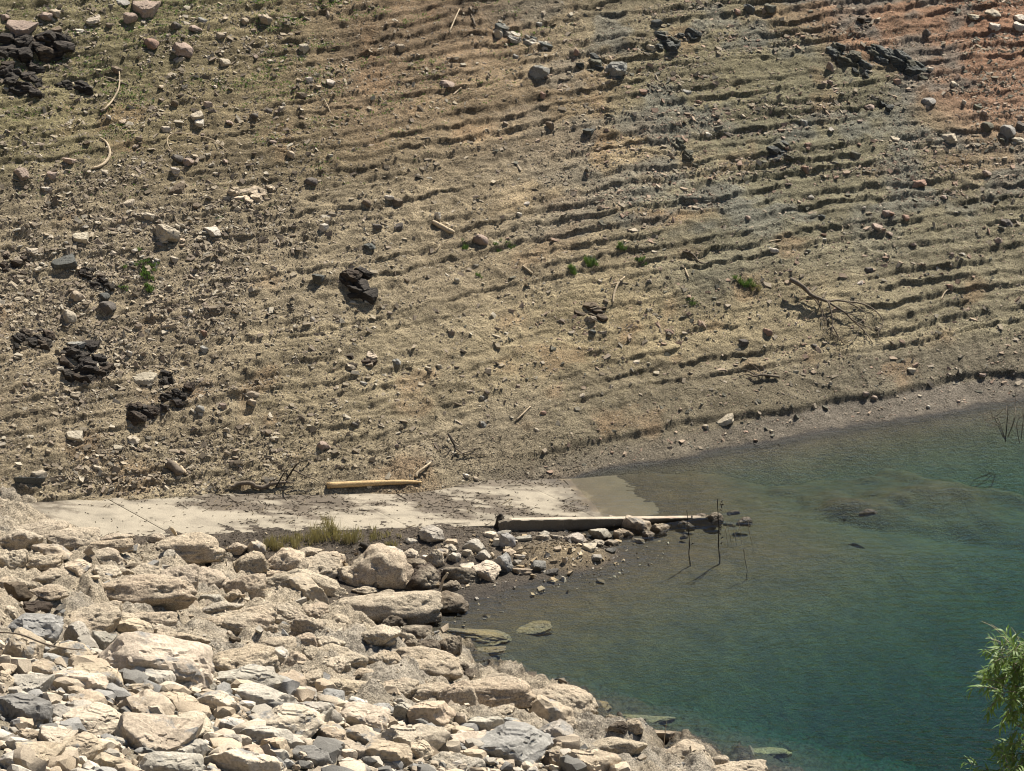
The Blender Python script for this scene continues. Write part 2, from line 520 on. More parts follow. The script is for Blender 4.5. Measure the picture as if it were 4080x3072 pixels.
# soil patches: photo place, half widths in photo pixels, colour of the earth there
BLOBS = [
    (350, 250, 650, 330, (.142, .125, .068)), (1000, 500, 500, 300, (.155, .126, .075)), (1500, 250, 420, 260, (.150, .108, .068)),
    (2050, 420, 420, 240, (.185, .140, .086)), (2800, 330, 420, 260, (.150, .134, .082)), (2400, 160, 330, 150, (.150, .130, .085)),
    (3250, 420, 360, 330, (.128, .120, .076)), (3650, 760, 500, 260, (.150, .135, .088)), (2950, 800, 480, 200, (.146, .136, .090)),
    (3700, 120, 330, 160, (.185, .105, .065)), (4000, 350, 300, 240, (.200, .120, .078)), (3500, 40, 380, 90, (.170, .108, .070)),
    (2250, 640, 230, 150, (.250, .180, .100)), (2450, 740, 260, 110, (.265, .215, .135)), (2700, 930, 150, 50, (.200, .125, .065)),
    (1900, 900, 500, 260, (.205, .168, .110)), (1200, 1100, 500, 250, (.190, .160, .108)), (500, 900, 520, 200, (.220, .185, .125)),
    (500, 1400, 520, 300, (.200, .166, .112)), (1500, 1500, 600, 260, (.212, .178, .115)), (2500, 1350, 500, 160, (.225, .186, .112)),
    (3100, 1330, 480, 110, (.235, .198, .125)), (3600, 1150, 480, 140, (.165, .148, .098)), (3000, 1080, 300, 80, (.150, .138, .095)),
    (2700, 1600, 560, 90, (.128, .110, .074)), (3600, 1480, 480, 80, (.118, .104, .074)), (700, 1800, 600, 90, (.205, .172, .115)),
    (1700, 1800, 420, 90, (.165, .140, .098)),
]
BP = blob_points(BLOBS)

def hill_color(x, y, z):
    c = np.zeros(x.shape + (3,)); wsum = np.zeros(x.shape)
    zz = hill_base(hill_q(x, y))
    wx = x + 1.6 * n2(x * .35 + 60, zz * .8); wz = zz + .55 * n2(x * .3, zz * .9 + 30)
    for (u, v, ru, rv, col), P in zip(BLOBS, BP):
        d = depth_of(P[None])[0] / FPX
        sx, sz = ru * d, rv * d / 1.42
        z0 = hill_base(hill_q(P[0], P[1]))
        w = np.exp(-1.2 * (((wx - P[0]) / sx) ** 2 + ((wz - z0) / sz) ** 2)) + 1e-5
        c += w[..., None] * np.array(col); wsum += w
    c /= wsum[..., None]
    # bands of paler and darker silt left by the falling water
    band = n2(x * .08 + 3, zz * 2.6 + .5 * n2(x * .3, zz)) + .6 * n2(x * .2, zz * 6.5)
    c = c * (1 + .16 * band)[..., None]
    pat = fbm(x * .9 + 20, zz * 2.2, 4)
    c = c * (1 + .30 * pat)[..., None]
    iron = sm(.25, .6, fbm(x * .55 + 90, zz * 1.1 + 14, 3))
    c = c * (1 - .35 * iron[..., None]) + .35 * iron[..., None] * np.array((.21, .13, .07))
    gr = sm(.05, .40, fbm(x * .5 + 7, zz * 1.3 + 71, 3)) * sm(-4, 6, x) * sm(3.5, 6, zz)
    c = c * (1 - .6 * gr[..., None]) + .6 * gr[..., None] * np.array((.118, .124, .112))
    # grey wet silt along the shore, with the dark line the water has just left
    st = (.35 + .65 * sm(4, 12, x)) * sm(-4, 1, x) * (1 - sm(.50, .62, z + .1 * n2(x * .4, 3.3)))
    foot = (1 - sm(.15, .8, z)) * .6
    g = np.maximum(st, foot)[..., None]
    grey = np.array((.120, .106, .086)) * (1 + .18 * fbm(x * 1.6, y * 1.6, 3))[..., None]
    c = c * (1 - g) + grey * g
    c = c * np.array((1.25, 1.21, 1.16))
    dk = (1 - sm(.02, .07, z + .03 * n2(x * 3, y * 3)))[..., None]
    c = c * (1 - dk) + np.array((.05, .044, .035)) * dk
    sub = (1 - sm(-.22, -.06, z))[..., None]
    return c * (1 - sub) + sub * np.array((.23, .18, .11))

xs = np.arange(-24.5, 28.5, .060)
qs = np.concatenate([np.arange(-6.5, 0, .12), np.arange(0, 27.2, .042)])
X, Q = np.meshgrid(xs, qs)
Y = Q / .9 + hill_C(X)
Z, LIP = hill(X, Y, True)
V = np.stack([X + .35 * LIP, Y - .85 * LIP, Z], -1).reshape(-1, 3)
me = mesh_np('hillside', V, grid_faces(*X.shape), hill_color(X, Y, Z).reshape(-1, 3))
tag(link('hillside', me, M['soil']), kind='structure')

# the land all round, out to the horizon (coarse, lies below the detailed ground)
xs = np.concatenate([np.arange(-600, -60, 30), np.arange(-60, 70, 2.0), np.arange(70, 620, 30)])
ys = np.concatenate([np.arange(-300, 50, 15), np.arange(50, 190, 2.0), np.arange(190, 900, 30)])
X, Y = np.meshgrid(xs, ys)
qq = hill_q(X, Y)
hz = np.minimum(hill_base(qq) + .06 * np.maximum(qq - 34, 0) * n2(X * .03, Y * .03), 24 + .012 * np.maximum(qq - 38, 0) + 2 * n2(X * .02, Y * .02))
Z = np.maximum(np.maximum(hz, bank_plane(X, Y)), -8.0 + .3 * n2(X * .1, Y * .1)) - .75
c = np.where((hz >= bank_plane(X, Y))[..., None], hill_color(X, Y, Z), np.array((.33, .28, .21)))
c = np.where((Z < -.7)[..., None], np.array((.125, .135, .135)), c)
me = mesh_np('terrain', np.stack([X, Y, Z], -1).reshape(-1, 3), grid_faces(*X.shape), c.reshape(-1, 3))
tag(link('terrain', me, M['soil']), kind='structure')

# ------------------------------------------------------------------ rubble bank in front
xs = np.arange(-19, 13.5, .08)
ys = np.arange(58, 108.5, .095)
X, Y = np.meshgrid(xs, ys)
Z = bank(X, Y)
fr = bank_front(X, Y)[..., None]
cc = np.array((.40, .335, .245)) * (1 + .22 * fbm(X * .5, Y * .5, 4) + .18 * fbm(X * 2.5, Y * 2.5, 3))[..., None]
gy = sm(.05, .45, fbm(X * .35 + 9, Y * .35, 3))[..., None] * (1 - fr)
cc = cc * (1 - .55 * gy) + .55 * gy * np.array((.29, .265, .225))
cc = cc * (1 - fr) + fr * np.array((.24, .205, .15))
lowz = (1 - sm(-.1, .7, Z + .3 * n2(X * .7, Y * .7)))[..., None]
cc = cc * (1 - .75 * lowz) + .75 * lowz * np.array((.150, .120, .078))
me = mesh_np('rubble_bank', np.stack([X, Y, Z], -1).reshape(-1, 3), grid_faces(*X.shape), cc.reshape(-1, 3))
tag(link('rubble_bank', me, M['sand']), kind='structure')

# ------------------------------------------------------------------ mud strip and spit
xs = np.arange(-15, 34, .12)
ys = np.arange(97, 128, .12)
X, Y = np.meshgrid(xs, ys)
Z = mud(X, Y)
cc = np.array((.084, .068, .051)) * (1 + .35 * fbm(X * .8, Y * .8, 4))[..., None]
hp = np.exp(-((X - 1.9) / 1.6) ** 2 - ((Y - 106.9) / 1.2) ** 2)[..., None]
cc = cc * (1 - hp) + hp * np.array((.20, .155, .095))
uw = (1 - sm(-.35, -.02, Z))[..., None]
cc = cc * (1 - uw) + uw * np.array((.185, .130, .062)) * (1 + .4 * fbm(X * 1.1, Y * 1.1, 3))[..., None]
keep = Z > -7.5
me = mesh_np('mud_flat', np.stack([X, Y, Z], -1).reshape(-1, 3), grid_faces(*X.shape), cc.reshape(-1, 3))
tag(link('mud_flat', me, M['mud']), kind='structure')

# ------------------------------------------------------------------ boat ramp of concrete panels and its kerb
ramp_root = empty('boat_ramp', (*R0, 0), 'pale worn concrete boat ramp running down into the water under the hill', 'ramp')
CONC = np.array((.285, .248, .188)); DIRT = np.array((.075, .058, .042))
# drifted mud on the concrete: photo place and half widths
DR = [(950, 2010, 170, 26, .8), (1180, 2035, 120, 20, .7), (1270, 1990, 170, 26, .9), (1350, 2020, 90, 16, .8), (1740, 2010, 110, 34, .95), (1680, 1960, 120, 24, .9),
      (1830, 2050, 120, 18, .6), (1130, 2080, 110, 12, .45), (1010, 2105, 170, 10, .5), (40, 2060, 110, 60, .8), (150, 2000, 160, 20, .5), (2010, 2020, 100, 16, .8),
      (2120, 2050, 200, 11, .9), (1560, 1948, 300, 18, .7), (700, 1965, 500, 14, .6), (2330, 2010, 90, 26, .6), (1950, 1985, 60, 14, .6)]
DRP = at([d[0] for d in DR], [d[1] for d in DR], 0, ramp_plane)
def ramp_color(x, y):
    s, n = ramp_sn(x, y)
    m = np.zeros(x.shape)
    # tyre-like streaks of silt run aslant down the ramp
    wx = x + .35 * n2(x * .9, y * 2.4); wy = y + .25 * n2(x * .9 + 5, y * 2.4)
    for (u, v, ru, rv, a), P in zip(DR, DRP):
        d = depth_of(P[None])[0] / FPX
        m = np.maximum(m, a * np.exp(-((wx - P[0]) / (1.35 * ru * d)) ** 2 - ((wy - P[1]) / (1.5 * rv * d / .36)) ** 2))
    ns = fbm(x * 1.1, y * 2.6, 5, .6) + .5 * fbm(s * .5 - n * .25 + 3, n * 4.2 + s * .8, 3)
    grit = fbm(x * 5 + 3, y * 9, 3)
    m = sm(.16, .66, m * 1.1 + .46 * ns + .25 * grit)
    edge = sm(2.2, 3.9, n + 1.3 * ns) * .9
    lowd = sm(-.8, -.1, s + .9 * ns) * sm(-.05, .3, ns + .2)
    m = np.clip(np.maximum(np.maximum(m, edge), lowd * .8), 0, 1)[..., None]
    b = CONC * (1 + .10 * fbm(x * .7, y * .7, 3) + .05 * fbm(x * 5, y * 5, 2))[..., None]
    stain = sm(.2, .5, fbm(s * .3 + 9, n * 1.5, 3))[..., None]
    b = b * (1 - .22 * stain)
    d = DIRT * (1 + .3 * fbm(x * 3, y * 5, 3))[..., None]
    c = b * (1 - .88 * m) + .88 * m * d
    uw = sm(-.45, .05, s + .5 * ns)[..., None]
    return c * (1 - uw) + uw * np.array((.21, .165, .10)) * (1 + .25 * fbm(x * 1.5, y * 1.5, 3))[..., None]
JOINTS = [(-30.0, .0), (-15.6, .022), (-7.4, .006), (-.4, .006), (3.6, .0)]
for j in range(len(JOINTS) - 1):
    a, b = JOINTS[j][0] + JOINTS[j][1], JOINTS[j + 1][0] - JOINTS[j + 1][1]
    ss = np.linspace(a, b, max(8, int((b - a) / .09)))
    nn = np.linspace(-.6, 4.6, 60)
    S, N = np.meshgrid(ss, nn)
    SQ = S; S = S - .40 * N
    Xp = S * RV[0] + N * RN[0]; Yp = S * RV[1] + N * RN[1]
    Zp = -RAMP_SLOPE * S + .006 * fbm(S, N, 2)
    Zp = Zp - .012 * (np.minimum(SQ - a, b - SQ) < .05) - .015 * sm(.08, .0, N + .6)
    top = np.stack([Xp, Yp, Zp], -1)
    ny, nx = S.shape
    Vt = top.reshape(-1, 3); F = grid_faces(ny, nx)
    i = np.arange(ny * nx).reshape(ny, nx)
    rim = np.concatenate([i[0, :], i[1:, -1], i[-1, -2::-1], i[-2:0:-1, 0]])
    low = Vt[rim].copy(); low[:, 2] -= .22
    nr = len(rim); b0 = len(Vt)
    side = np.stack([rim, b0 + np.arange(nr), b0 + (np.arange(nr) + 1) % nr, np.roll(rim, -1)], 1)
    Va = np.vstack([Vt, low]); Fa = np.vstack([F, side])
    cc = ramp_color(Va[:, 0] + R0[0], Va[:, 1] + R0[1])
    link('panel', mesh_np('panel', Va, Fa, cc, smooth=False), M['concrete'], ramp_root)

# kerb: one cast length, a little worn at its upper end
kp = np.vstack([at([1990], [2104], 0, ramp_plane), at([2800], [2062], 0, lambda x, y: 0 * x)])
k0, k1 = kp[0, :2], kp[1, :2]
kz0, kz1 = kp[0, 2], -.30
kd = k1 - k0; kl = np.linalg.norm(kd); kd /= kl; kn = np.array((-kd[1], kd[0]))
ns_ = 150
prof = [(0, -.3), (0, .255), (.012, .283), (.03, .295), (.21, .295), (.23, .283), (.24, .255), (.24, -.3)]
V = []; cl = []
for i in range(ns_):
    t = i / (ns_ - 1) * (kl + .5)
    for (w, h) in prof:
        chip = .03 * max(0, n2(t * 1.7 + w * 3, h * 5.0)) + .012 * n2(t * 6, h * 20 + w * 9)
        if t < .5 and h > 0: h = h * (.55 + .45 * t / .5) + .05 * n2(t * 9, w * 20)
        p = k0 + kd * t + kn * (w + chip)
        V.append((p[0], p[1], kz0 + (kz1 - kz0) * t / kl + h - chip * .6))
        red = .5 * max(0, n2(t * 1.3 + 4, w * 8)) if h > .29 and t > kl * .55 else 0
        base = np.array((.42, .36, .275)) if h > .27 else np.array((.15, .127, .095))  # shade painted into the colour: sides and lower edges darker than the top
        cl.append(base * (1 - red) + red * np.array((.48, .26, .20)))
V = np.array(V); npf = len(prof)
F = [(i * npf + j, (i + 1) * npf + j, (i + 1) * npf + j + 1, i * npf + j + 1) for i in range(ns_ - 1) for j in range(npf - 1)]
V2 = np.vstack([V, V[:1] * 0 + V[:npf].mean(0), V[-npf:].mean(0)[None]])
F += [(j + 1, j, len(V), len(V)) for j in range(npf - 1)]
F = [tuple(dict.fromkeys(f)) for f in F]
kme = bpy.data.meshes.new('kerb')
kme.from_pydata([tuple(v) for v in V2], [], F)
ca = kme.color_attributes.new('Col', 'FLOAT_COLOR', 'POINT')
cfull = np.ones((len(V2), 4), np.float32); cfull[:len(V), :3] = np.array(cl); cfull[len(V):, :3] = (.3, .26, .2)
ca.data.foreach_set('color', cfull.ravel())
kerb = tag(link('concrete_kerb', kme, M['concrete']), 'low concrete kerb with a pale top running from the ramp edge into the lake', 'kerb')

# ------------------------------------------------------------------ the lake
def box(name, x0, x1, y0, y1, z0, z1):
    V = [(x, y, z) for z in (z0, z1) for y in (y0, y1) for x in (x0, x1)]
    F = [(0, 2, 3, 1), (4, 5, 7, 6), (0, 1, 5, 4), (2, 6, 7, 3), (0, 4, 6, 2), (1, 3, 7, 5)]
    return poly_mesh(name, V, F, False)
tag(link('lake_water', box('lake_water', -50, 320, -40, 320, -12.0, 0.0), M['water']), kind='structure')

# ------------------------------------------------------------------ rock shapes
def ico(n):
    bm = bmesh.new()
    bmesh.ops.create_icosphere(bm, subdivisions=n, radius=1.0)
    V = np.array([v.co[:] for v in bm.verts]); F = np.array([[v.index for v in f.verts] for f in bm.faces])
    bm.free()
    return V / np.linalg.norm(V, axis=1)[:, None], F
ICO5, ICO4, ICO3 = ico(5), ico(4), ico(3)

def rock_shape(seed, kind, D):
    rs = np.random.RandomState(seed)
    n = {'angular': 17, 'slab': 9, 'round': 15, 'block': 7}[kind]
    N = rs.normal(size=(n, 3)); N /= np.linalg.norm(N, axis=1)[:, None]
    d = rs.uniform(.58, 1.0, n) if kind != 'round' else rs.uniform(.78, 1.0, n)
    ex = []
    if kind in ('angular', 'block'):                      # most blocks show a bright top and one sheer face towards the lower left
        ex = [((-.62 + rs.uniform(-.25, .25), -.68 + rs.uniform(-.2, .2), rs.uniform(-.15, .2)), rs.uniform(.45, .65)),
              ((rs.uniform(-.1, .45), rs.uniform(-.35, .25), 1), rs.uniform(.45, .62)),
              ((rs.uniform(.4, .9), rs.uniform(-.7, -.2), rs.uniform(.2, .5)), rs.uniform(.55, .8))]
    if kind == 'slab':
        ex = [((rs.uniform(-.2, .2), rs.uniform(-.2, .2), 1), .45), ((rs.uniform(-.15, .15), rs.uniform(-.15, .15), -1), .45)]
    for v, dd in ex:
        v = np.array(v, float); N = np.vstack([N, v / np.linalg.norm(v)]); d = np.append(d, dd)
    if kind == 'block':
        d = d * .92
    dot = np.maximum(D @ N.T, .03)
    k = {'angular': 34, 'slab': 30, 'round': 9, 'block': 40}[kind]
    q = d / dot
    m = q.min(1)
    r = m - np.log(np.exp(-k * (np.minimum(q, m[:, None] + 3) - m[:, None])).sum(1)) / k
    r = np.minimum(r, 1.35)
    if kind in ('angular', 'block'):                      # conchoidal bites out of the edges
        for _ in range(rs.randint(5, 11)):
            c = rs.normal(size=3); c /= np.linalg.norm(c); c *= rs.uniform(1.0, 1.25); Rr = rs.uniform(.22, .55)
            b = D @ c; disc = b * b - (c @ c - Rr * Rr)
            t = np.where((disc > 0) & (b > 0), b - np.sqrt(np.maximum(disc, 0)), 9)
            r = np.minimum(r, np.maximum(t, .35))
    P = D * 1.0
    if kind == 'round':
        r = r * (1 + .13 * fbm3(P * 1.6 + seed * 3.1, 3) + .105 * fbm3(P * 4.2 + seed, 4, .62))
        pit = np.maximum(0, fbm3(P * 5.5 + seed * 7.7, 2) - .22)
        crack = np.maximum(0, .10 - np.abs(fbm3(P * 2.1 + seed * 1.9, 2))) / .10
        r = r - .30 * pit - .07 * crack + .030 * np.abs(n3(P * 13 + seed))
    else:
        r = r * (1 + .045 * fbm3(P * 2.4 + seed * 3.1, 4, .6) + .020 * fbm3(P * 9 + seed, 3, .6))
        stepn = np.floor(2.4 * fbm3(P * 1.5 + seed * 2.3, 2) + .5)
        r = r - .05 * stepn
    V = D * np.maximum(r, .2)[:, None]
    if kind == 'slab':                                    # split along bedding planes
        lay = n3(np.stack([V[:, 0] * .4, V[:, 1] * .4, V[:, 2] * 9], 1) + seed)
        V[:, :2] *= (1 + .10 * lay)[:, None]
    lo, hi = V.min(0), V.max(0)
    return (V - (lo + hi) / 2) / ((hi - lo) / 2)

def rock_mesh(seed, kind, res):
    D, F = res
    me = mesh_np('rock', rock_shape(seed, kind, D), F, smooth=True)
    if kind != 'round':
        me.set_sharp_from_angle(angle=R(32))
    return me

PROTO = {'angular': [rock_mesh(100 + i, 'angular', ICO5) for i in range(12)],
         'round': [rock_mesh(200 + i, 'round', ICO5) for i in range(11)],
         'block': [rock_mesh(300 + i, 'block', ICO4) for i in range(7)],
         'slab': [rock_mesh(400 + i, 'slab', ICO4) for i in range(8)],
         'stone': [rock_mesh(500 + i, 'angular', ICO3) for i in range(8)] + [rock_mesh(540 + i, 'slab', ICO3) for i in range(6)]}
for kind, lst in PROTO.items():
    for i, me in enumerate(lst):
        me.materials.append(M[{'angular': 'angular', 'round': 'round', 'block': 'angular', 'slab': 'shale', 'stone': 'stone'}[kind]])
PROTO['hill'] = []
for me in PROTO['angular'][:6] + PROTO['block'][:4]:
    m2 = me.copy(); m2.materials[0] = M['stone']; PROTO['hill'].append(m2)
PROTO['plate'] = []
for me in PROTO['slab'][:6]:
    m2 = me.copy(); m2.materials[0] = M['angular']; PROTO['plate'].append(m2)
PROTO['hillplate'] = []
for me in PROTO['slab']:
    m2 = me.copy(); m2.materials[0] = M['stone']; PROTO['hillplate'].append(m2)

TONE = {'cream': (.60, .505, .38), 'tan': (.52, .42, .30), 'buff': (.49, .405, .30), 'grey': (.45, .405, .33), 'blue-grey': (.335, .32, .29),
        'dark grey': (.20, .188, .165), 'black': (.062, .052, .042), 'brown': (.155, .118, .080), 'dark brown': (.085, .064, .046), 'pink': (.37, .285, .225), 'reddish': (.34, .225, .165),
        'white': (.60, .535, .44), 'pale': (.50, .43, .33), 'olive': (.16, .15, .11), 'slate': (.120, .122, .108)}
TONE = {k: tuple(.80 * c for c in v) for k, v in TONE.items()}
RND = random.Random(11)

# ------------------------------------------------------------------ labels: each one points at one thing
USED = set()
MARKS = []                                               # (u, v, short name of a thing one can find)
def where(u, v, exclude=None):
    out = []
    for mu, mv, name in MARKS:
        if name == exclude: continue
        du, dv = u - mu, (v - mv) * 1.5
        r = math.hypot(du, dv)
        a = math.degrees(math.atan2(-dv, du)) % 360
        w = ['right of', 'above right of', 'above', 'above left of', 'left of', 'below left of', 'below', 'below right of'][int((a + 22.5) // 45) % 8]
        out.append((r, w, name))
    return sorted(out)
def auto_label(base, u, v, exclude=None):
    near = where(u, v, exclude)
    for r, w, n in near[:3]:
        for adv in ('',):
            s = f'{base} {w} {n}'
            if s not in USED:
                USED.add(s); return s
    for i in range(3):
        for j in range(3):
            if i != j and i < len(near) and j < len(near):
                s = f'{base} {near[i][1]} {near[i][2]}, nearer {near[j][2]}'
                if len(s.split()) <= 16 and s not in USED:
                    USED.add(s); return s
    col = ['far left', 'left', 'middle left', 'middle', 'middle right', 'right', 'far right'][min(6, int(u / 583))]
    row = 'towards the ' + ('left' if u < 2040 else 'right')
    s = f'{base} {near[0][1]} {near[0][2]}, {row}'
    k = 2
    while s in USED:
        s = f'{["second", "third", "fourth", "fifth", "sixth"][min(k - 2, 4)]} {base} {near[0][1]} {near[0][2]}'; k += 1
        if k > 8: break
    USED.add(s)
    return s

# ------------------------------------------------------------------ boulders of the bank, traced from the photograph
def rA(a, b, c, d): return a * .6148, 2048 + b * .6148, c * .6148, 2048 + d * .6148
def rB(a, b, c, d): return 1200 + a * .6148, 2048 + b * .6148, 1200 + c * .6148, 2048 + d * .6148
def rC(a, b, c, d): return 2400 + a * .7595, 2048 + b * .7595, 2400 + c * .7595, 2048 + d * .7595
def rD(a, b, c, d): return a * .4973, 1860 + b * .4973, c * .4973, 1860 + d * .4973
def rE(a, b, c, d): return 900 + a * .4973, 1860 + b * .4973, 900 + c * .4973, 1860 + d * .4973
def rF(a, b, c, d): return 1800 + a * .4973, 1800 + b * .4973, 1800 + c * .4973, 1800 + d * .4973
